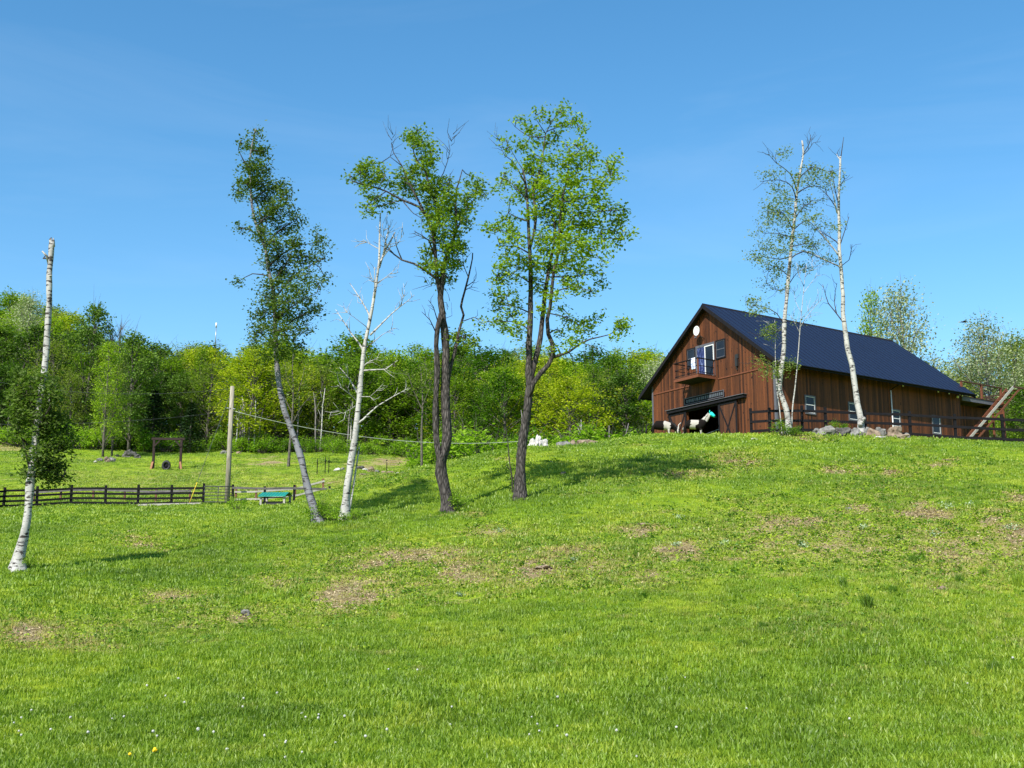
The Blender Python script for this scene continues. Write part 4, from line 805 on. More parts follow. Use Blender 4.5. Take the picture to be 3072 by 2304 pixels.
for i, (px, w, h, mt, l, Yr) in enumerate([
    (1600, 34, 30, 'rock_white', 'bright white boulder at the left of the white pile behind the tallest tree', 69.5), (1625, 40, 26, 'rock_white', 'bright white boulder at the right of the white pile on the hill edge', 69.8), (1612, 30, 40, 'rock_white', 'topmost white boulder of the white pile on the hill edge', 70.6),
    (1690, 52, 22, 'rock_grey', 'low grey green boulder on the crest between white pile and tan stones', 72.4), (1720, 24, 20, 'rock_tan', 'upright pinkish stone on the crest', 73.0), (1755, 48, 22, 'rock_tan', 'long tan boulder on the crest with a dark hollow', 73.6), (1784, 18, 10, 'rock_tan', 'small tan stone at the right end of the crest stones', 74.4)]):
    rock(px, 0, w, h, M[mt], l, Y=Yr, seed=60+i, group='boulders on the hill crest')
for i, (px, py, w, h, mt, l) in enumerate([(1925, 1337, 8, 4, 'rock_tan', 'tiny tan stone in the grass below the horses'), (2262, 1320, 26, 6, 'rock_white', 'small flat white stone in the grass left of the airy birch'), (1690, 1424, 16, 8, 'rock_tan', 'tan stone lying in the tree shadow on the slope'), (1385, 1516, 14, 8, 'rock_tan', 'brown stone in grass right of the twin-stemmed trunk'),
      (2828, 1772, 26, 11, 'rock_tan', 'flat pinkish stone in the worn grass lower right'), (402, 1596, 32, 7, 'rock_tan', 'flat pale stone in the worn patch below the left fence'), (1630, 1706, 52, 10, 'rock_tan', 'flat sandy stone sunk in the slope near the centre'), (1935, 1577, 40, 8, 'rock_tan', 'flat pale rock sunk in the slope right of centre'), (2545, 1530, 26, 7, 'rock_grey', 'small grey rock on the upper right slope'), (740, 1848, 30, 16, 'rock_grey', 'grey stone in worn grass in the lower left lawn'), (2838, 1385, 18, 6, 'rock_tan', 'small pink rock high on the right slope')]):
    rock(px, py, w, h, M[mt], l, seed=80+i, name='stone')
# ------------------------------------------------------------------ paddock fence, lower left
def fence(name, pts, heights, post_h, mat_rail, mat_post, label, pw=.13, rh=.14, rt=.045, zoff=None):
    """pts: (px, Y) post positions; rails run between posts at the given heights"""
    P3 = [G(px, Y)+Vector((0, 0, zoff[i] if zoff else 0)) for i, (px, Y) in enumerate(pts)]; c = P3[len(P3)//2].copy(); e = empty(name, c, label, 'fence')
    for i, p in enumerate(P3):
        q = MB(); l = random.uniform(-.03, .03); a = p-c; q.bar(a+Vector((0, 0, -.35)), a+Vector((l, l, post_h*(1+random.uniform(-.03, .05)))), pw, pw, up=(0, 1, 0)); q.build('post', mat_post, e)
    for hgt in heights:
        q = MB()
        for i in range(len(P3)-1):
            d = (P3[i+1]-P3[i]).normalized(); n_ = Vector((d.y, -d.x, 0)).normalized()*(pw/2+rt/2+.003)
            j = random.uniform(-.025, .025)
            q.bar(P3[i]-c-d*.06+n_+Vector((0, 0, hgt+j)), P3[i+1]-c+d*.06+n_*(1 if i % 2 else 1.03)+Vector((0, 0, hgt+random.uniform(-.025, .025))), rt, rh)
        q.build('rail', mat_rail, e)
    return e
fp = [(-140,72),(-65,74),(10,76),(110,77),(213,78),(316,78),(413,78),(514,78),(609,78)]
fence('paddock_fence', fp, (1.02, .70, .40, .12), 1.25, M['fence_black'], M['fence_black'], 'black board fence along the lawn at the left, ending at the metal gate', rh=.13)
fence('paddock_fence', [(698,78),(794,78.3),(882,79),(990,80)], (1.02,), 1.2, M['fence_worn'], M['fence_black'], 'dark fence with one top board right of the metal gate', rh=.13, zoff=(0, -.08, -.22, -.95))
fence('low_fence', [(100,81),(180,81),(280,81),(374,81),(467,81),(570,81)], (.62,), .78, M['fence_worn'], M['post_brown'], 'low weathered fence with short brown posts just behind the black fence', pw=.12, rh=.13)
fence('low_fence', [(706,80.5),(768,80.5),(886,81),(970,81.5)], (.60, .12), .78, M['wood_grey'], M['post_brown'], 'low pale rail fence with brown posts behind the green roofed feeder', pw=.12, rh=.11)
q = MB(); a, b = G(413, 77.2), G(604, 77.2); c = (a+b)/2; q.bar(a-c+Vector((0, 0, .08)), b-c+Vector((0, 0, .08)), .16, .12); o = q.build('timber_beam', M['wood_grey']); o.location = c; tag(o, 'long pale timber beam lying at the foot of the black fence', 'timber')
# tubular gate
a, b = G(612, 78), G(696, 78); c = a.copy(); M['gate_grey'] = simple('gate_grey', (.045, .047, .05), .6); e = empty('metal_gate', c, 'grey tubular metal gate in the black fence by the utility pole', 'gate'); d = b-a
q = MB()
for p0, p1 in (((0, .14), (1, .14)), ((1, .14), (1, 1.12)), ((1, 1.12), (0, 1.12)), ((0, 1.12), (0, .14))): q.tube([d*p0[0]+Vector((0, -.05, p0[1])), d*p1[0]+Vector((0, -.05, p1[1]))], [.032, .032], 8)
q.build('frame', M['gate_grey'], e)
for z_ in (.34, .54, .74, .94): q = MB(); q.tube([d*.0+Vector((0, -.05, z_)), d+Vector((0, -.05, z_))], [.02, .02], 6); q.build('bar', M['gate_grey'], e)
q = MB(); q.tube([d*.5+Vector((0, -.09, .14)), d*.5+Vector((0, -.09, 1.12))], [.025, .025], 6); q.build('upright', M['gate_grey'], e)
# feeder with green metal roof
fx = G(826, 76); e = empty('hay_feeder', fx, 'low timber hay feeder with a teal green metal roof by the fence', 'feeder', rz=-.10)
w2, dp = .72, .62
for i, (sx, sy) in enumerate(((-1, -1), (1, -1), (-1, 1), (1, 1))):
    q = MB(); q.box((sx*w2-.06, sy*dp-.06, -.3), (sx*w2+.06, sy*dp+.06, .50 if sy < 0 else .70)); q.build('post', M['wood_grey'], e)
q = MB(); V = []
nb = 36
for i in range(nb):
    x0, x1 = -.84+1.68*i/nb, -.84+1.68*(i+1)/nb; za, zb = [.03 if (j % 4) in (0, 1) else 0 for j in (i, i+1)]
    V.append(((x0, -.82, .50+za), (x1, -.82, .50+zb), (x1, .05, .82+zb), (x0, .05, .82+za))); V.append(((x0, .05, .82+za), (x1, .05, .82+zb), (x1, .80, .64+zb), (x0, .80, .64+za)))
    V.append(((x0, -.82, .47), (x1, -.82, .47), (x1, -.82, .50+zb), (x0, -.82, .50+za)))
q.quads(V); q.build('roof', M['roof_green'], e)
q = MB(); q.box((-.66, -.5, .02), (.66, .5, .22)); q.build('trough', M['rubber'], e)
q = MB(); q.box((-.66, -.66, .40), (.66, -.60, .46)); q.build('cross_beam', M['fence_black'], e)
# ------------------------------------------------------------------ timber frame with hanging bag
a, b = G(459, 112), G(540, 112); c = (a+b)/2; e = empty('timber_frame', c, 'tall brown timber goal-shaped frame with orange footed posts in the left meadow', 'frame')
ht = 2.65
for s_, p in ((-1, a), (1, b)):
    q = MB(); q.bar(p-c+Vector((0, 0, -.3)), p-c+Vector((-s_*-.02, 0, ht)), .20, .20, up=(0, 1, 0)); q.build('post', M['frame_dark'], e)
    q = MB(); q.bar(p-c+Vector((s_*.16, -.16, -.1)), p-c+Vector((s_*.02, -.13, .62)), .17, .14, up=(0, 1, 0)); q.build('foot', simple('orange_wood', (.30, .14, .075), .7) if s_ < 0 else bpy.data.materials['orange_wood'], e)
    q = MB(); q.bar(p-c+Vector((0, -.12, ht-.65)), p-c+Vector((-s_*.5, -.12, ht-.12)), .12, .12, up=(0, 1, 0)); q.build('brace', M['frame_dark'], e)
q = MB(); q.bar(a-c+Vector((-.25, 0, ht+.08)), b-c+Vector((.3, 0, ht+.05)), .2, .2, up=(0, 1, 0)); q.build('beam', M['frame_dark'], e)
g = G(498, 111); e = empty('tyre_planter', g, 'round black rubber object standing in the grass beneath the timber frame', 'tyre')
q = MB(); th = np.linspace(0, 2*math.pi, 22); q.tube([(math.cos(t)*.30, 0, math.sin(t)*.36+.40) for t in th], [.115]*22, 9); q.build('tyre', M['rubber'], e)
q = MB(); q.tube([(0, .04, .40), (0, .07, .40)], [.24, .24], 16); q.build('wheel', M['trim_dark'], e)
# ------------------------------------------------------------------ utility pole, cables
bp = G(681, 79); e = empty('utility_pole', bp, 'weathered wooden utility pole behind the metal gate', 'pole')
tp = Vector(W(697, 1159, 79))-bp
q = MB(); q.tube([(0, 0, -.5), tp*.5, tp], [.175, .155, .13], 12); q.build('pole', M['pole_wood'], e)
q = MB(); q.tube([tp-Vector((0, .17, 1.45)), tp-Vector((.35, .17, 1.45))], [.02, .02], 6); q.tube([tp-Vector((-.13, .12, 1.5)), tp-Vector((-.3, .12, 1.5))], [.04, .03], 6); q.build('bracket', M['steel'], e)
def cable(p, q_, sag, r, mat, label, nm='cable'):
    p = Vector(p); q_ = Vector(q_); pts = []
    for i in range(25):
        t = i/24; a = p.lerp(q_, t); a.z -= sag*4*t*(1-t); pts.append(a-p)
    m_ = MB(); m_.tube(pts, [r]*25, 6); o = m_.build(nm, mat); o.location = p; tag(o, label, 'cable'); return o
M['wire_pale'] = simple('wire_pale', (.34, .37, .30), .5); M['wire_dark'] = simple('wire_dark', (.04, .045, .045), .5)
cable(W(701, 1233, 79), W(1585, 1322, 90), .9, .020, M['wire_pale'], 'pale cable sagging from the utility pole across to the hill behind the trees')
cable(W(695, 1233, 79), W(-60, 1272, 74), .3, .009, M['wire_dark'], 'thin dark cable running left from the utility pole')
cable(W(696, 1166, 79), W(-60, 1135, 90), .7, .009, M['wire_dark'], 'thin cable leaving the top of the utility pole to the left')
gb = G(566, 77.5)
cable(W(694, 1175, 79), gb, .0, .014, M['wire_dark'], 'straight guy wire slanting from the utility pole to the ground', 'guy_wire')
o = MB(); p1 = Vector(W(592, 1447, 77.7)); o.tube([Vector((0, 0, -.1)), p1-gb], [.016, .016], 8); o = o.build('wire_guard', simple('yellow', (.75, .50, .03), .5)); o.location = gb+Vector((0, -.06, 0)); tag(o, 'yellow plastic guard on the lower end of the guy wire', 'wire guard')
for i, px in enumerate((986, 975, 951, 1160)):
    g = G(px, 98); q = MB(); q.tube([(0, 0, -.2), (0, 0, 1.3 if i != 3 else .8)], [.035, .03], 6); q.tube([(0, -.04, .9), (0, -.04, 1.0)], [.05, .05], 6)
    o = q.build('fence_stake', M['fence_black']); o.location = g; tag(o, 'thin dark stake standing in the meadow near the stone row', 'stake', 'stakes in the meadow')
# ------------------------------------------------------------------ fence in front of the barn
fence('board_fence', [(2255,73.0),(2311,72.6),(2408,72.6),(2479,72.7),(2599,72.9),(2733,72.4),(2868,72.0),(3012,71.6),(3165,71.2),(3320,70.8)], (1.36, .80, .22), 1.62, M['fence_black'], M['fence_black'], 'black three board fence running along the crest in front of the barn', pw=.15, rh=.15)
# ------------------------------------------------------------------ barn
YAW = R(56.214); A3 = np.array([math.sin(YAW), math.cos(YAW), 0]); G3 = np.array([-math.cos(YAW), math.sin(YAW), 0]); BC = np.array([18.428, 86.0, 0.0])
BW, BL_, HE, HR, OE, OG = 13.26, 20.42, 21.2, 26.25, 1.048, .511
Z0 = 15.0                                    # barn origin height; local z = world z - Z0
barn = empty('barn', (BC[0], BC[1], Z0), 'large brown wooden barn with a dark blue metal roof on the hilltop', 'barn', rz=math.pi/2-YAW)
K = (HR-HE)/(BW/2)
zz_ = lambda z: z-Z0
def side(px, py, off=0.0):
    r_ = ray(px, py); k = ((BC-G3*off)@G3)/(r_@G3); Pq = r_*k-BC; return float(Pq@A3), float(Pq[2]+EYE-Z0)
TK = .12; FL = -2.0
def prism(mb, poly, x0, x1):
    """poly in (y,z), extruded from x0 to x1"""
    n_ = len(poly); v = [(x0, y, z) for y, z in poly]+[(x1, y, z) for y, z in poly]
    f = [tuple(range(n_))[::-1], tuple(range(n_, 2*n_))]+[(i, (i+1) % n_, (i+1) % n_+n_, i+n_) for i in range(n_)]
    return mb.add(v, f)
ut = .16                                     # wall top stops under the roof sheet
zr = lambda y: zz_(HE)+K*min(y, BW-y)-ut
OY0, OY1, OT = 5.65, 9.20, zz_(18.5)
w_ = MB()
prism(w_, [(0, FL), (OY0, FL), (OY0, OT), (OY0, zr(OY0)), (0, zr(0))], 0, TK)
prism(w_, [(OY1, FL), (BW, FL), (BW, zr(BW)), (OY1, zr(OY1)), (OY1, OT)], 0, TK)
prism(w_, [(OY0, OT), (OY1, OT), (OY1, zr(OY1)), (BW/2, zr(BW/2)), (OY0, zr(OY0))], 0, TK)
w_.build('gable_wall', M['siding'], barn)
w_ = MB(); prism(w_, [(0, FL), (BW, FL), (BW, zr(BW)), (BW/2, zr(BW/2)), (0, zr(0))], BL_-TK, BL_); w_.build('gable_wall', M['siding'], barn)
w_ = MB(); w_.box((TK, 0, FL), (BL_-TK, TK, zr(0))); w_.build('side_wall', M['siding'], barn); w_ = MB(); w_.box((TK, BW-TK, FL), (BL_-TK, BW, zr(0))); w_.build('side_wall', M['siding'], barn)
w_ = MB(); w_.box((.3, .3, -.1), (BL_-.3, BW-.3, .0)); w_.build('floor_slab', M['deck_dark'], barn)
def slab(mb, y0, y1, th, x0=-OG, x1=BL_+OG, dz=0):
    z0_, z1_ = zz_(HE)+K*min(y0, BW-y0)+dz, zz_(HE)+K*min(y1, BW-y1)+dz
    prism(mb, [(y0, z0_), (y1, z1_), (y1, z1_-th), (y0, z0_-th)], x0, x1)
r_ = MB(); slab(r_, -OE, BW/2, .05); slab(r_, BW/2, BW+OE, .05); r_.build('roof', M['roof'], barn)
r_ = MB(); xr = -OG+.25
while xr < BL_+OG-.1:
    prism(r_, [(-OE+.01, zz_(HE)-K*(OE-.01)+.001), (BW/2-.24, zz_(HE)+K*(BW/2-.24)+.001), (BW/2-.24, zz_(HE)+K*(BW/2-.24)+.028), (-OE+.01, zz_(HE)-K*(OE-.01)+.028)], xr-.018, xr+.018); xr += .60
r_.build('roof_seams', M['trim_navy'], barn)
r_ = MB()
zr2 = zz_(HR)+.045; prism(r_, [(BW/2-.22, zr2-.20), (BW/2, zr2), (BW/2+.22, zr2-.20), (BW/2, zr2-.03)], -OG-.01, BL_+OG+.01); r_.build('ridge_cap', M['trim_dark'], barn)
r_ = MB()
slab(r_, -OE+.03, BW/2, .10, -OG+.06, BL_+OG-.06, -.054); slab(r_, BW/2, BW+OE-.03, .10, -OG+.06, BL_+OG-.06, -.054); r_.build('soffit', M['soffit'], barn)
for x0, x1 in ((-OG-.03, -OG+.05), (BL_+OG-.05, BL_+OG+.03)):
    r_ = MB(); slab(r_, -OE-.02, BW/2, .30, x0, x1, -.056); slab(r_, BW/2, BW+OE+.02, .30, x0, x1, -.056); r_.build('rake_board', M['trim_dark'], barn)
for y0, y1 in ((-OE-.03, -OE+.02), (BW+OE-.02, BW+OE+.03)):
    r_ = MB(); ze = zz_(HE)-K*OE; r_.box((-OG+.06, y0, ze-.24), (BL_+OG-.06, y1, ze-.06)); r_.build('fascia', M['trim_dark'], barn)
r_ = MB(); ze = zz_(HE)-K*OE
n_ = 40
prism_pts = [(-OE-.035+.07*math.cos(t)-.06, ze-.06+.075*math.sin(t)) for t in np.linspace(math.pi, 2*math.pi, 8)]
prism(r_, prism_pts, -OG, BL_+OG); r_.build('gutter', M['trim_dark'], barn)
# trims
r_ = MB()
r_.box((-.03, -.03, FL), (.14, -.003, zr(0)-.02)); r_.box((-.03, -.003, FL), (-.003, .16, zr(0)-.02)); r_.build('corner_board', M['trim_grey'], barn)
r_ = MB(); r_.box((-.03, BW-.14, FL), (-.003, BW+.02, zr(BW)-.02)); r_.build('corner_board', M['trim_grey'], barn)
r_ = MB(); zb = zz_(20.38); r_.box((-.05, .25, zb-.05), (-.003, 5.7, zb+.05)); r_.box((-.05, 8.85, zb-.05), (-.003, BW-.2, zb+.05)); r_.build('band_board', M['deck_wood'], barn)
# sliding doors, track, sign
for y0, y1 in ((3.72, 5.66), (9.19, 11.15)):
    d = MB(); d.box((-.16, y0, -.4), (-.10, y1, OT-.02)); dob = d.build('sliding_door', M['door_wood'], barn)
    f = MB(); fw = .13; x0, x1 = -.20, -.162
    f.box((x0, y0, -.4), (x1, y0+fw, OT-.02)); f.box((x0, y1-fw, -.4), (x1, y1, OT-.02)); f.box((x0, y0+fw, OT-.18), (x1, y1-fw, OT-.02)); f.box((x0, y0+fw, -.3), (x1, y1-fw, -.12))
    f.build('door_frame', M['trim_dark'], dob)
    f = MB(); zt, zb_ = OT-.20, -.1
    f.bar((-.181, y0+fw, zb_), (-.181, y1-fw, zt), .11, .035, up=(1, 0, 0)); f.bar((-.176, y1-fw, zb_), (-.176, y0+fw, zt), .11, .035, up=(1, 0, 0)); f.build('cross_brace', M['trim_dark'], dob)
t_ = MB(); t_.box((-.33, 2.85, OT+.02), (-.003, 11.25, OT+.22)); t_.build('door_track', M['trim_dark'], barn)
t_ = MB(); prism(t_, [(2.8, OT+.25), (11.3, OT+.25), (11.3, OT+.29), (2.8, OT+.29)], -.42, -.003); t_.build('track_hood', M['trim_grey'], barn)
t_ = MB(); t_.box((-.12, OY0-.05, OT-.10), (-.004, OY1+.05, OT+.015)); t_.build('door_lintel', M['trim_dark'], barn)
s_ = MB(); s_.box((-.16, 5.05, zz_(18.97)), (-.09, 9.28, zz_(19.40))); sg = s_.build('sign_board', M['trim_dark'], barn, label='long dark sign board above the barn doors')
f = MB()
for b_ in (((-.19, 5.0, zz_(18.93)), (-.155, 9.33, zz_(18.975))), ((-.19, 5.0, zz_(19.395)), (-.155, 9.33, zz_(19.44))), ((-.19, 5.0, zz_(18.976)), (-.155, 5.045, zz_(19.394))), ((-.19, 9.285, zz_(18.976)), (-.155, 9.33, zz_(19.394)))): f.box(*b_)
f.build('sign_frame', M['trim_grey'], sg)
f = MB(); y_ = 9.1
while y_ > 5.2:
    wl = random.uniform(.10, .2)
    f.box((-.178, y_-wl, zz_(19.07)), (-.162, y_, zz_(19.30))); y_ -= wl+random.uniform(.05, .10)
f.build('sign_relief', simple('relief', (.075, .085, .10), .5), sg)
# balcony
bz0, bz1 = zz_(20.40), zz_(20.64); BX = -1.72; by0, by1 = 6.0, 8.72
bal = MB(); bal.box((BX, by0, bz0), (BX+.05, by1, bz1)); bal.box((BX+.05, by0, bz0), (-.003, by0+.05, bz1)); bal.box((BX+.05, by1-.05, bz0), (-.003, by1, bz1)); ba = bal.build('balcony', M['deck_wood'], barn)
f = MB(); f.box((BX-.02, by0-.02, bz1+.002), (-.003, by1+.02, bz1+.04)); f.build('deck_boards', M['deck_dark'], ba)
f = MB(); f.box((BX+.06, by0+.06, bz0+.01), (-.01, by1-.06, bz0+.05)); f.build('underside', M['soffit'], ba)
rt_ = zz_(21.86)
for x, y in ((BX+.06, by0+.06), (BX+.06, by1-.06), (BX+.06, (by0+by1)/2), (-.07, by0+.06), (-.07, by1-.06)):
    f = MB(); f.box((x-.045, y-.045, bz1+.042), (x+.045, y+.045, rt_-.05)); f.build('railing_post', M['deck_wood'], ba)
f = MB(); f.box((BX-.02, by0-.02, rt_-.048), (BX+.14, by1+.02, rt_)); f.box((BX+.14, by0-.02, rt_-.048), (-.003, by0+.13, rt_)); f.box((BX+.14, by1-.13, rt_-.048), (-.003, by1+.02, rt_)); f.build('top_rail', M['trim_dark'], ba)
f = MB()
for zq in (.14, .62): f.box((BX+.04, by0+.1, bz1+zq), (BX+.08, by1-.1, bz1+zq+.05)); f.box((BX+.1, by0+.04, bz1+zq), (-.1, by0+.08, bz1+zq+.05)); f.box((BX+.1, by1-.08, bz1+zq), (-.1, by1-.04, bz1+zq+.05))
f.build('lower_rail', M['trim_dark'], ba)
tw = MB()
tv = []
for i in range(12):
    for j in range(7): tv.append((BX-.04-.02*math.sin(j*2.1+i*.3), by0+.25+.42*j/6, rt_+.02-.85*i/11))
tw.add(tv, [(i*7+j, i*7+j+1, (i+1)*7+j+1, (i+1)*7+j) for i in range(11) for j in range(6)], True)
m_, nt, o_ = newmat('towel'); wv = nz(nt, mapped(nt, objco(nt), (0, 1, 6)), 1.0, 1); finish(nt, o_, ramp(nt, wv, [(.42, (.72, .76, .85)), (.5, (.10, .13, .42)), (.58, (.7, .72, .8))]), .9)
two = tw.build('towel', m_); two.parent = None
mw = barn.matrix_basis
from mathutils import Matrix
BM = Matrix.Translation(barn.location) @ Matrix.Rotation(barn.rotation_euler.z, 4, 'Z')
def in_barn(o, shift=(0, 0, 0)): o.matrix_world = BM @ Matrix.Translation(shift); return o
in_barn(two); so = two.modifiers.new('thick', 'SOLIDIFY'); so.thickness = .015; tag(two, 'white and blue towel hung over the balcony rail', 'towel')
# windows
def window(yc0, yc1, z0_, z1_, plane='gable', fm='trim_dark', sash=True, label=None, pane='glass', sashmat='white', parent=barn, tr=.10):
    def bx(mb, u0, u1, a, b, d0, d1):
        if plane == 'gable': mb.box((-d1, u0, a), (-d0, u1, b))
        else: mb.box((u0, -d1, a), (u1, -d0, b))
    f = MB(); bx(f, yc0-tr, yc0, z0_-tr, z1_+tr, .004, .05); bx(f, yc1, yc1+tr, z0_-tr, z1_+tr, .004, .05); bx(f, yc0, yc1, z1_, z1_+tr, .004, .05); bx(f, yc0, yc1, z0_-tr, z0_, .004, .06)
    fo = f.build('window', M[fm], parent, label=label)
    p = MB(); bx(p, yc0, yc1, z0_, z1_, .004, .016); p.build('pane', M[pane], fo)
    if sash:
        s_ = MB(); t = .05; zm = (z0_+z1_)/2
        bx(s_, yc0, yc0+t*.6, z0_, z1_, .017, .034); bx(s_, yc1-t*.6, yc1, z0_, z1_, .017, .034); bx(s_, yc0+t*.6, yc1-t*.6, z0_, z0_+t, .017, .034); bx(s_, yc0+t*.6, yc1-t*.6, zm-t/2, zm+t/2, .017, .034); bx(s_, yc0+t*.6, yc1-t*.6, z1_-t*.6, z1_, .017, .034)
        s_.build('sash', M[sashmat], fo)
    return fo
window(8.2, 8.98, zz_(21.75), zz_(23.15), sashmat='trim_grey'); window(4.92, 5.80, zz_(21.95), zz_(23.2), sashmat='trim_grey')
f = MB(); f.box((-.05, 6.0, zz_(23.1)), (-.004, 8.05, zz_(23.28))); f.box((-.05, 7.9, bz1+.05), (-.004, 8.05, zz_(23.099))); f.box((-.05, 6.0, bz1+.05), (-.004, 6.05, zz_(23.099))); pd = f.build('patio_door', M['trim_grey'], barn)
f = MB(); f.box((-.03, 7.06, bz1+.05), (-.004, 7.898, zz_(23.098))); f.build('pane', M['curtain'], pd)
f = MB(); f.box((-.03, 6.14, bz1+.12), (-.004, 6.98, zz_(23.03))); f.build('pane', M['glass'], pd)
f = MB(); f.box((-.065, 6.06, bz1+.05), (-.031, 6.14, zz_(23.098))); f.box((-.065, 6.98, bz1+.05), (-.031, 7.06, zz_(23.098))); f.box((-.065, 6.14, zz_(23.03)), (-.031, 6.98, zz_(23.098))); f.box((-.065, 6.14, bz1+.05), (-.031, 6.98, bz1+.12)); f.build('door_frame', M['white'], pd)
for x0, x1, a, b in ((2.94, 3.82, 17.30, 18.48), (7.45, 8.33, 17.26, 18.45), (12.22, 13.0, 17.2, 18.4), (16.85, 17.7, 17.1, 18.4)):
    window(x0, x1, zz_(a), zz_(b), 'side', 'trim_grey')
# lamp, dish, downspout, bulbs
f = MB(); yl = 3.66; f.box((-.10, yl-.16, zz_(21.55)), (-.004, yl+.16, zz_(21.85))); f.box((-.17, yl-.11, zz_(20.95)), (-.02, yl+.11, zz_(21.549))); f.bar((-.12, yl, zz_(20.94)), (-.05, yl, zz_(20.7)), .08, .08, up=(0, 1, 0)); f.build('wall_lamp', M['rubber'], barn)
f = MB(); cz = zz_(24.27)
ds = []; nr = 5
for i in range(nr+1):
    for j in range(24): t = 2*math.pi*j/24; q_ = i/nr; ds.append((-.62+.09*(1-q_*q_), 7.28+.33*q_*math.cos(t), cz+.37*q_*math.sin(t)))
f.add(ds, [(i*24+j, i*24+(j+1) % 24, (i+1)*24+(j+1) % 24, (i+1)*24+j) for i in range(nr) for j in range(24)], True)
dsh = f.build('satellite_dish', M['white'], barn); sd = dsh.modifiers.new('t', 'SOLIDIFY'); sd.thickness = .02
f = MB(); f.tube([(-.55, 7.28, cz), (-.35, 7.15, cz-.35), (-.02, 7.1, cz-.55)], [.025, .025, .03], 6); f.tube([(-.6, 7.28, cz-.38), (-.8, 7.15, cz-.55)], [.02, .02], 6); f.box((-.9, 7.08, cz-.62), (-.78, 7.2, cz-.52)); f.build('dish_arm', M['trim_grey'], dsh)
f = MB(); f.tube([(12.1, -.09, -1.5), (12.1, -.09, zz_(19.9))], [.045]*2, 8); dso = f.build('downspout', M['white'], barn); f = MB(); f.tube([(12.1, -.09, zz_(19.9)), (12.1, -.30, zz_(20.02)), (12.1, -OE-.02, ze-.12)], [.04]*3, 8); f.build('elbow_pipe', M['trim_dark'], dso)
f = MB(); f.tube([(20.0, -.02, zz_(20.25)), (20.0, -.16, zz_(20.25))], [.09, .12], 12); f.build('light_fixture', M['white'], barn)
for x in (12.5, 16.6, 17.9, 19.5):
    f = MB(); f.tube([(x, -OE+.14, ze-.30), (x, -OE+.14, ze-.12)], [.05, .04], 8); f.build('soffit_bulb', M['white'], barn)
# metal gate standing in the doorway
ge = empty('tube_gate', BM @ Vector((.0, 5.75, 0)), 'dark tubular steel gate standing across part of the barn doorway', 'gate', rz=barn.rotation_euler.z)
gm = MB(); L_ = 1.45
gp = [(-.05, 0, .25), (-.05, 0, 1.62), (-.05, L_, 1.45), (-.05, L_, .2), (-.05, 0, .25)]; gm.tube(gp, [.028]*5, 7); gm.build('frame', M['steel'], ge)
for k in range(4): gm = MB(); gm.tube([(-.05, 0, .5+.27*k), (-.05, L_, .44+.25*k)], [.018, .018], 6); gm.build('bar', M['steel'], ge)
# deck and stair at the far end
dk = empty('deck', BM @ Vector((BL_, 0, 0)), 'raised timber deck with a railing at the far end of the barn', 'deck', rz=barn.rotation_euler.z)
X0 = .15; X1 = 4.1; dz = zz_(19.95)-.0; 
sx, sz = side(2925, 1195); dz = side(2960, 1200)[1]
x_end = side(3005, 1200)[0]-BL_
f = MB(); f.box((X0, -.1, dz-.38), (x_end, -.02, dz-.06)); f.box((X0, 4.0, dz-.38), (x_end, 4.08, dz-.06)); f.box((x_end-.08, -.02, dz-.38), (x_end, 4.0, dz-.06)); f.build('rim_beam', M['trim_grey'], dk)
f = MB(); f.box((X0-.05, -.16, dz-.055), (x_end+.05, 4.12, dz)); f.build('deck_boards', M['deck_dark'], dk)
rh_ = 1.15
for x in (X0+.1, (X0+x_end)/2, x_end-.1):
    for y in (-.04, 3.95): f = MB(); f.box((x-.07, y-.07, dz+.002), (x+.07, y+.07, dz+rh_)); f.build('railing_post', M['deck_wood'], dk)
for y in (-.04, 3.95): f = MB(); f.box((X0, y-.09, dz+rh_+.002), (x_end+.02, y+.09, dz+rh_+.06)); f.build('top_rail', M['deck_dark'], dk)
f = MB(); f.bar(((X0+x_end)/2+.08, -.04, dz+.12), (x_end-.2, -.04, dz+.60), .09, .09); f.box(((X0+x_end)/2+.08, -.07, dz+.1), (x_end-.18, -.02, dz+.2)); f.build('lower_rail', M['deck_dark'], dk)
for x, y in ((x_end-.15, 0.03), (x_end-.15, 3.9)): f = MB(); f.box((x-.08, y-.08, -2), (x+.08, y+.08, dz-.39)); f.build('support_post', M['deck_wood'], dk)
f = MB(); f.box((.05, 1.2, -2), (x_end-.3, 1.3, dz-.39)); f.build('recessed_wall', M['siding'], dk)
st = empty('staircase', BM @ Vector((BL_, -1.2, 0)), 'outdoor wooden staircase with a grey side board rising right to the deck', 'staircase', rz=barn.rotation_euler.z)
a1 = side(2901, 1318, 1.2); a2 = side(3041, 1160, 1.2)
a1 = (a1[0]-BL_, a1[1]); a2 = (a2[0]-BL_, a2[1])
f = MB(); f.bar((a1[0]-.35, 0, a1[1]-.42), (a2[0], 0, a2[1]), .06, .20, up=(0, 0, 1)); f.build('side_board', M['wood_grey'], st)
f = MB(); f.bar((a1[0]+.55, 0, a1[1]-.42), (a2[0]+.9, 0, a2[1]), .05, .13, up=(0, 0, 1)); f.build('lower_board', M['deck_wood'], st)
f = MB(); f.bar((a1[0]+.4, 1.05, a1[1]-.42), (a2[0]+.6, 1.05, a2[1]), .06, .24, up=(0, 0, 1)); f.build('side_board', M['deck_wood'], st)
for k in range(13):
    t = k/12; x = a1[0]+.25+(a2[0]-a1[0])*t; z = a1[1]-.42+(a2[1]-a1[1]+.42)*t-.25
    f = MB(); f.box((x-.05, .04, z), (x+.32, 1.0, z+.045)); f.build('tread', M['deck_wood'], st)
f = MB(); f.box((a2[0]-.1, -.06, a2[1]-.06), (a2[0]+1.6, .06, a2[1]+.05)); f.build('top_rail', M['deck_dark'], st)
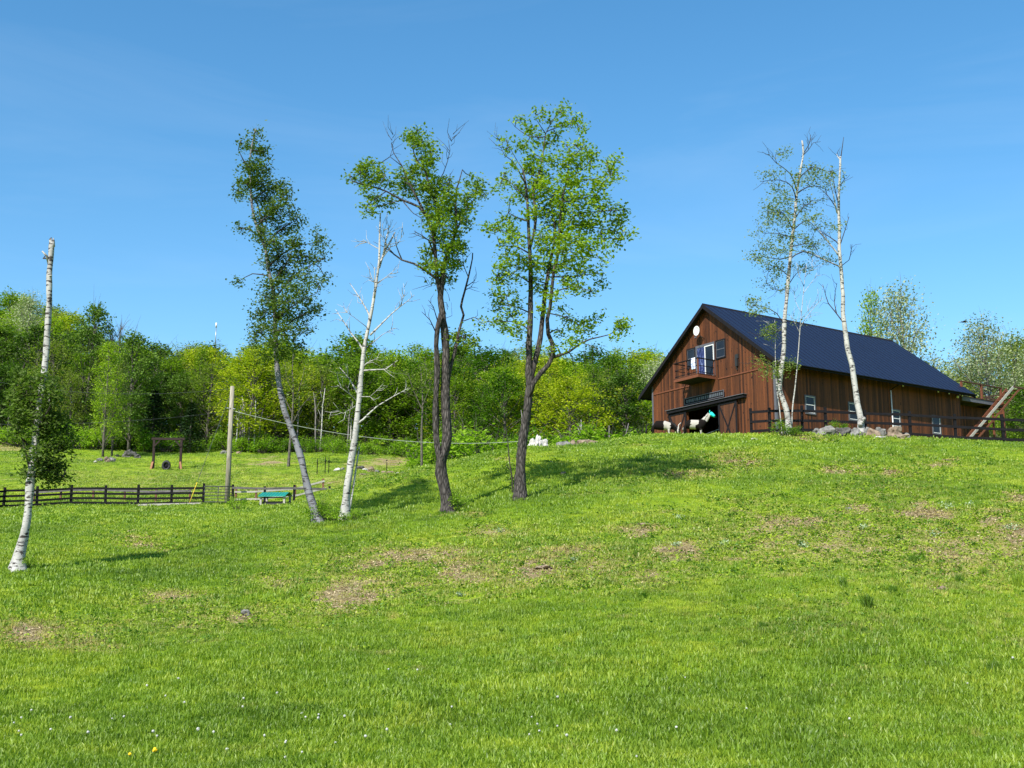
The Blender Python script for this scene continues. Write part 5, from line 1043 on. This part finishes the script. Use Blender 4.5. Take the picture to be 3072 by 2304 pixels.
for x in (a2[0]-1.7, a2[0]-.3): f = MB(); f.box((x, .9, -2), (x+.13, 1.03, a1[1]+(a2[1]-a1[1])*(x-a1[0])/(a2[0]-a1[0])-.4)); f.build('support_post', M['deck_wood'], st)
# ------------------------------------------------------------------ horses
def horse(loc, rz, mat, label, head_up, mask=False):
    e = empty('horse', loc, label, 'horse', rz=rz); e.scale = (1.1, 1.1, 1.1)
    V = []; E_ = []; Rd = []
    def chain(pts, start=None):
        prev = start; ids = []
        for x, y, z, ra, rb in pts:
            V.append((x, y, z)); Rd.append((ra, rb)); i = len(V)-1
            if prev is not None: E_.append((prev, i))
            prev = i; ids.append(i)
        return ids
    body = chain([(-.62, 0, 1.16, .24, .27), (-.35, 0, 1.15, .29, .33), (0, 0, 1.10, .31, .35), (.35, 0, 1.12, .29, .34), (.60, 0, 1.16, .22, .29)])
    if head_up: nk = [(.82, 0, 1.38, .13, .21), (.98, 0, 1.62, .10, .16), (1.10, 0, 1.82, .09, .12), (1.20, 0, 1.84, .09, .11), (1.36, 0, 1.72, .075, .095), (1.50, 0, 1.60, .058, .062), (1.57, 0, 1.55, .048, .05)]
    else: nk = [(.85, 0, 1.05, .13, .20), (1.05, 0, .82, .10, .15), (1.20, 0, .58, .09, .12), (1.27, 0, .48, .09, .11), (1.30, 0, .30, .075, .09), (1.32, 0, .14, .055, .06), (1.32, 0, .07, .045, .05)]
    neck = chain(nk, body[-1])
    hd = neck[3]
    for sy in (-1, 1):
        hx, hy, hz = V[neck[2]]; d_ = (.02, .13) if head_up else (.10, .02)
        chain([(hx+d_[0]*.4, sy*.055, hz+.09 if head_up else hz+.03, .03, .03), (hx+d_[0], sy*.075, hz+(.20 if head_up else .10), .010, .018)], neck[2])
        chain([(-.60, sy*.17, .86, .13, .16), (-.50, sy*.17, .70, .085, .11), (-.66, sy*.17, .50, .05, .065), (-.64, sy*.17, .24, .037, .04), (-.60, sy*.17, .11, .042, .045), (-.55, sy*.17, .03, .055, .05)], body[0])
        chain([(.52, sy*.16, .86, .10, .13), (.52, sy*.16, .66, .065, .08), (.53, sy*.16, .46, .048, .052), (.53, sy*.16, .22, .034, .036), (.55, sy*.16, .11, .040, .042), (.59, sy*.16, .03, .055, .05)], body[4])
    me = bpy.data.meshes.new('body'); me.from_pydata(V, E_, []); o = bpy.data.objects.new('body', me); COL.objects.link(o); o.parent = e
    sk = o.modifiers.new('skin', 'SKIN'); sk.use_smooth_shade = True
    for i, (a, b) in enumerate(Rd): me.skin_vertices[0].data[i].radius = (a, b); me.skin_vertices[0].data[i].use_root = False
    me.skin_vertices[0].data[2].use_root = True
    ss = o.modifiers.new('sub', 'SUBSURF'); ss.levels = 2; ss.render_levels = 2
    me.materials.append(mat)
    # tail and mane
    r_ = np.random.default_rng(5); t_ = MB()
    for i in range(26):
        y = r_.normal(0, .035); b = r_.normal(0, .05); t_.tube([(-.78, y, 1.27), (-.93, y*1.4, 1.12), (-.97+b*.5, y*1.6+b, .75), (-.94+b, y*1.6+b, .38+abs(b))], [.022, .03, .028, .006], 5)
    t_.build('tail', hair_w if mask else hair_b, e)
    t_ = MB(); P_ = [Vector(V[body[-1]])+Vector((-.05, 0, .28)), Vector(V[neck[0]])+Vector((-.12, 0, .17)), Vector(V[neck[1]])+Vector((-.11, 0, .10)), Vector(V[neck[2]])+Vector((-.05, 0, .12))]
    if not head_up: P_ = [Vector(V[body[-1]])+Vector((.05, 0, .28)), Vector(V[neck[0]])+Vector((.10, 0, .17)), Vector(V[neck[1]])+Vector((.12, 0, .10)), Vector(V[neck[2]])+Vector((.1, 0, .06))]
    for i in range(60):
        q = r_.random()*2.99; j = int(q); p = P_[j].lerp(P_[j+1], q-j); sy = r_.choice([-1, 1]); t_.tube([p, p+Vector((r_.normal(0, .02), sy*.09, -.03)), p+Vector((-.05+r_.normal(0, .03), sy*.15, -.26+r_.normal(0, .04)))], [.018, .02, .006], 4)
    t_.build('mane', hair_w if mask else hair_b, e)
    for sy in (-1, 1):
        hx, hy, hz = V[hd]; q = MB(); import bmesh
    if mask:
        # fly mask: a sleeve round the head from poll to below the eyes
        a = Vector(V[neck[3]]); b = Vector(V[neck[5]]); mk = MB()
        pts = [a.lerp(b, t)+Vector((0, 0, .004)) for t in (-.12, .15, .4, .65, .85)]
        mk.tube(pts, [.132, .135, .122, .10, .085], 14)
        for sy in (-1, 1): mk.tube([Vector(V[neck[2]])+Vector((.02, sy*.06, .06)), Vector(V[neck[2]])+Vector((.04, sy*.08, .24))], [.045, .015], 8)
        mk.build('fly_mask', simple('turquoise_cloth', (.02, .62, .58), .7), e, label='bright turquoise fly mask')
    return e
hair_w = simple('hair_white', (.44, .41, .37), .8); hair_b = simple('hair_black', (.012, .010, .010), .6)
c1 = coat('coat_pinto', [((.12, 0, 1.35), (.30, .6, .40)), ((-.02, 0, .85), (.22, .6, .30)), ((.93, 0, 1.60), (.26, .5, .28)), ((-.72, 0, .8), (.10, .4, .5)), ((.55, 0, .4), (.2, .5, .35)), ((-.6, 0, .2), (.25, .5, .3)), ((1.4, 0, 1.7), (.12, .05, .2))])
c2 = coat('coat_black_white', [((.40, 0, 1.2), (.26, .6, .7)), ((-.6, 0, .2), (.25, .5, .3)), ((.55, 0, .25), (.2, .5, .35))])
def at_px(px, y): g = G(px, y); return g
hp = at_px(2080, 90.3); horse((hp.x, hp.y, hp.z+.10), R(-8), c1, 'black and white patched horse with raised head in a turquoise mask', True, True)
hp = at_px(1984, 90.6); horse((hp.x, hp.y, hp.z+.22), R(-5), c2, 'black horse with a white shoulder grazing near the barn corner', False)
# ------------------------------------------------------------------ bird
be = empty('bird', W(2893, 966, 100), 'tiny dark bird gliding in the sky right of the barn', 'bird')
q = MB(); q.tube([(-.28, 0, 0), (-.1, 0, .02), (.1, 0, .02), (.24, 0, .01)], [.01, .07, .06, .01], 8)
for s_ in (-1, 1): q.add([(-.08, 0, .03), (.1, 0, .03), (.06, s_*.4, .12), (-.06, s_*.42, .11), (-.04, s_*.75, .05)], [(0, 1, 2, 3), (3, 2, 4)])
q.build('body', M['rubber'], be); be.rotation_euler = (R(12), 0, R(-20))
# ------------------------------------------------------------------ small plants on the slope
def tuftobj(px, py, h, w, label, mat, nb=150, name='grass_tuft', seed=0, group='dark grass tufts on the right slope', lean=.35):
    g = ground_at(px, py); k = S(g.y); o = clump(name, nb, w*k*.42, h*k*.25, h*k*.85, .016, mat, lean, seed); COL.objects.link(o); o.location = g; tag(o, label, 'grass tuft', group)
for i, (px, py, h, w) in enumerate([(2603,1830,62,34),(3060,1760,60,44),(2985,2020,46,50),(2530,1765,40,26),(2878,1755,42,30),(2740,1690,30,24),(2400,1640,26,20),(2290,1890,28,30),(2120,1900,26,22),(2590,1900,22,24),(1880,1900,26,46),(1700,1905,22,30),(2230,1940,26,34),(1270,1895,24,50),(2950,1730,34,30),(1505,1900,16,16),(2680,1780,30,24)]):
    tuftobj(px, py, h, w, 'dark green upright tuft of coarse grass on the right slope' if px > 2000 else 'dark green grass tuft low on the middle slope', M['tuft'], 170, seed=200+i, group='dark grass tufts on the right slope' if px > 2000 else 'dark grass tufts on the middle slope')
def weed(px, py, s_, mat, label, group, seed, nm='weed'):
    g = ground_at(px, py); k = S(g.y); r_ = np.random.default_rng(seed); q = MB(); R3 = s_*k*.5; q.tube([(0, 0, -.05), (0, 0, R3)], [.012, .006], 4)
    C = r_.normal(0, 1, (70, 3))*np.array([R3*.55, R3*.55, R3*.35])+np.array([0, 0, R3*.6]); C[:, 2] = np.abs(C[:, 2])
    q.quads(leaves(C, max(.07, R3*.32), rng=r_)); o = q.build(nm, mat); o.location = g; tag(o, label, 'weed', group)
for i, (px, py, s_) in enumerate([(1898,1690,30),(1912,1670,22),(2340,1700,26),(2346,1720,20),(2255,1630,22),(2310,1610,22),(1930,1795,22),(2510,1690,18),(2065,1690,18),(2840,1585,34),(2880,1600,26),(2450,1660,20),(2140,1655,22),(1565,1700,20),(2700,1620,26),(2920,1640,20),(1960,1620,18),(1475,1640,18),(2200,1720,18)]):
    weed(px, py, s_, M['weed'], 'leafy dark green weed growing on the worn slope', 'leafy weeds on the slope', 400+i)
for i, (px, py, s_) in enumerate([(2845,1530,38),(2590,1588,30),(2800,1612,40),(3030,1590,36),(2175,1640,34),(2030,1640,22),(2410,1645,26),(1590,1660,26),(1720,1690,30),(2910,1520,22),(1500,1600,26),(2040,1560,26),(1380,1790,20)]):
    weed(px, py, s_, M['weed_pale'], 'pale grey green woolly weed low on the slope', 'pale weeds on the slope', 500+i, 'pale_weed')
M['fluff'] = simple('fluff', (.4, .4, .37), .9); M['yellow_petal'] = simple('yellow_petal', (.85, .5, .01), .7)
def dandelion(px, py, mat, label, group, r0=.022, seed=0):
    import bmesh
    g = ground_at(px, py); e = empty('dandelion', g, label, 'flower', group); h = random.uniform(.09, .16)
    q = MB(); q.tube([(0, 0, -.03), (.01, 0, h*.5), (0, 0, h)], [.003, .003, .003], 4); q.build('stem', M['weed'], e)
    bm = bmesh.new(); bmesh.ops.create_icosphere(bm, subdivisions=2, radius=r0)
    for v in bm.verts: v.co *= 1+.35*random.random()*(1 if random.random() < .4 else 0)
    for v in bm.verts: v.co.z += h
    me = bpy.data.meshes.new('head'); bm.to_mesh(me); bm.free(); me.materials.append(mat); o = bpy.data.objects.new('head', me); COL.objects.link(o); o.parent = e
for px, py in [(150,2224),(55,2215),(62,2232),(262,2228),(92,2160),(63,2172),(370,2180),(458,2215),(592,2223),(792,2243),(857,2250),(855,2262),(727,2149),(730,2120),(904,2158),(955,2172),(916,2185),(830,2104),(552,2126),(534,2060),(440,2076),(495,2114),(335,2180),(855,2297),(905,2290),(680,2270),(470,2230),(1033,2178),(1160,2222),(1005,2252),(954,2184),(1355,2152),(1350,2200),(1595,2172),(1612,2195),(1618,2213),(1672,2200),(1673,2117),(2056,2057),(1850,2218),(1252,2026),(1165,2035),(1096,2245),(1588,2240),(1910,2302),(3040,1995),(2905,2080),(1295,1685),(40,2190),(210,2172),(640,2220),(1700,2230),(2240,2150),(2550,2190),(2030,2216)]:
    dandelion(px, py, M['fluff'], 'white dandelion seed head standing in the foreground lawn', 'dandelion seed heads in the lawn', random.uniform(.012, .021))
dandelion(462, 2288, M['yellow_petal'], 'yellow dandelion in bloom at the very bottom of the lawn', None, .026)
dandelion(388, 2292, M['yellow_petal'], 'smaller half-hidden yellow dandelion left of the other yellow one', None, .018)
# ------------------------------------------------------------------ light
SAZ, SEL = R(208), R(44)
sd_ = Vector((math.sin(SAZ)*math.cos(SEL), math.cos(SAZ)*math.cos(SEL), math.sin(SEL)))
ld = bpy.data.lights.new('sun', 'SUN'); ld.energy = 4.8; ld.angle = R(.53); ld.color = (1, .955, .88)
lo = bpy.data.objects.new('sun', ld); COL.objects.link(lo); lo.rotation_euler = (-sd_).to_track_quat('-Z', 'Y').to_euler()
wd = bpy.data.worlds.new('World'); SC.world = wd; wd.use_nodes = True; nt = wd.node_tree; nt.nodes.clear()
sk = nt.nodes.new('ShaderNodeTexSky'); sk.sky_type = 'NISHITA'; sk.sun_disc = False; sk.sun_elevation = SEL; sk.sun_rotation = SAZ
sk.altitude = 0; sk.air_density = 1.0; sk.dust_density = .2; sk.ozone_density = 1.6
bg = nt.nodes.new('ShaderNodeBackground'); bg.inputs[1].default_value = .105; wo = nt.nodes.new('ShaderNodeOutputWorld')
hs = nt.nodes.new('ShaderNodeHueSaturation'); hs.inputs['Hue'].default_value = .492; hs.inputs['Saturation'].default_value = 1.30; hs.inputs['Value'].default_value = 1.09; nt.links.new(sk.outputs[0], hs.inputs['Color'])
tc_ = nt.nodes.new('ShaderNodeTexCoord'); wn_ = nz(nt, mapped(nt, tc_.outputs['Generated'], (1.6, 2.5, 9), (0, .35, .2)), 1.5, 5, .6, .6)
wf_ = ramp(nt, wn_, [(.45, (0, 0, 0)), (.85, (.09, .09, .09))]); nt.links.new(mixc(nt, wf_, hs.outputs[0], (5.0, 5.8, 6.6)), bg.inputs[0]); nt.links.new(bg.outputs[0], wo.inputs[0])
# ------------------------------------------------------------------ camera
cd = bpy.data.cameras.new('camera'); cd.sensor_width = 36; cd.sensor_fit = 'HORIZONTAL'; cd.lens = 36*F/3072; cd.clip_end = 3000; cd.clip_start = .1
co = bpy.data.objects.new('camera', cd); COL.objects.link(co); co.location = (0, 0, EYE); co.rotation_euler = (math.pi/2+TH, 0, 0); SC.camera = co
SC.view_settings.view_transform = 'Standard'; SC.view_settings.look = 'None'; SC.view_settings.gamma = 1; SC.view_settings.exposure = .85
SC.cycles.max_bounces = 5; SC.cycles.transparent_max_bounces = 4
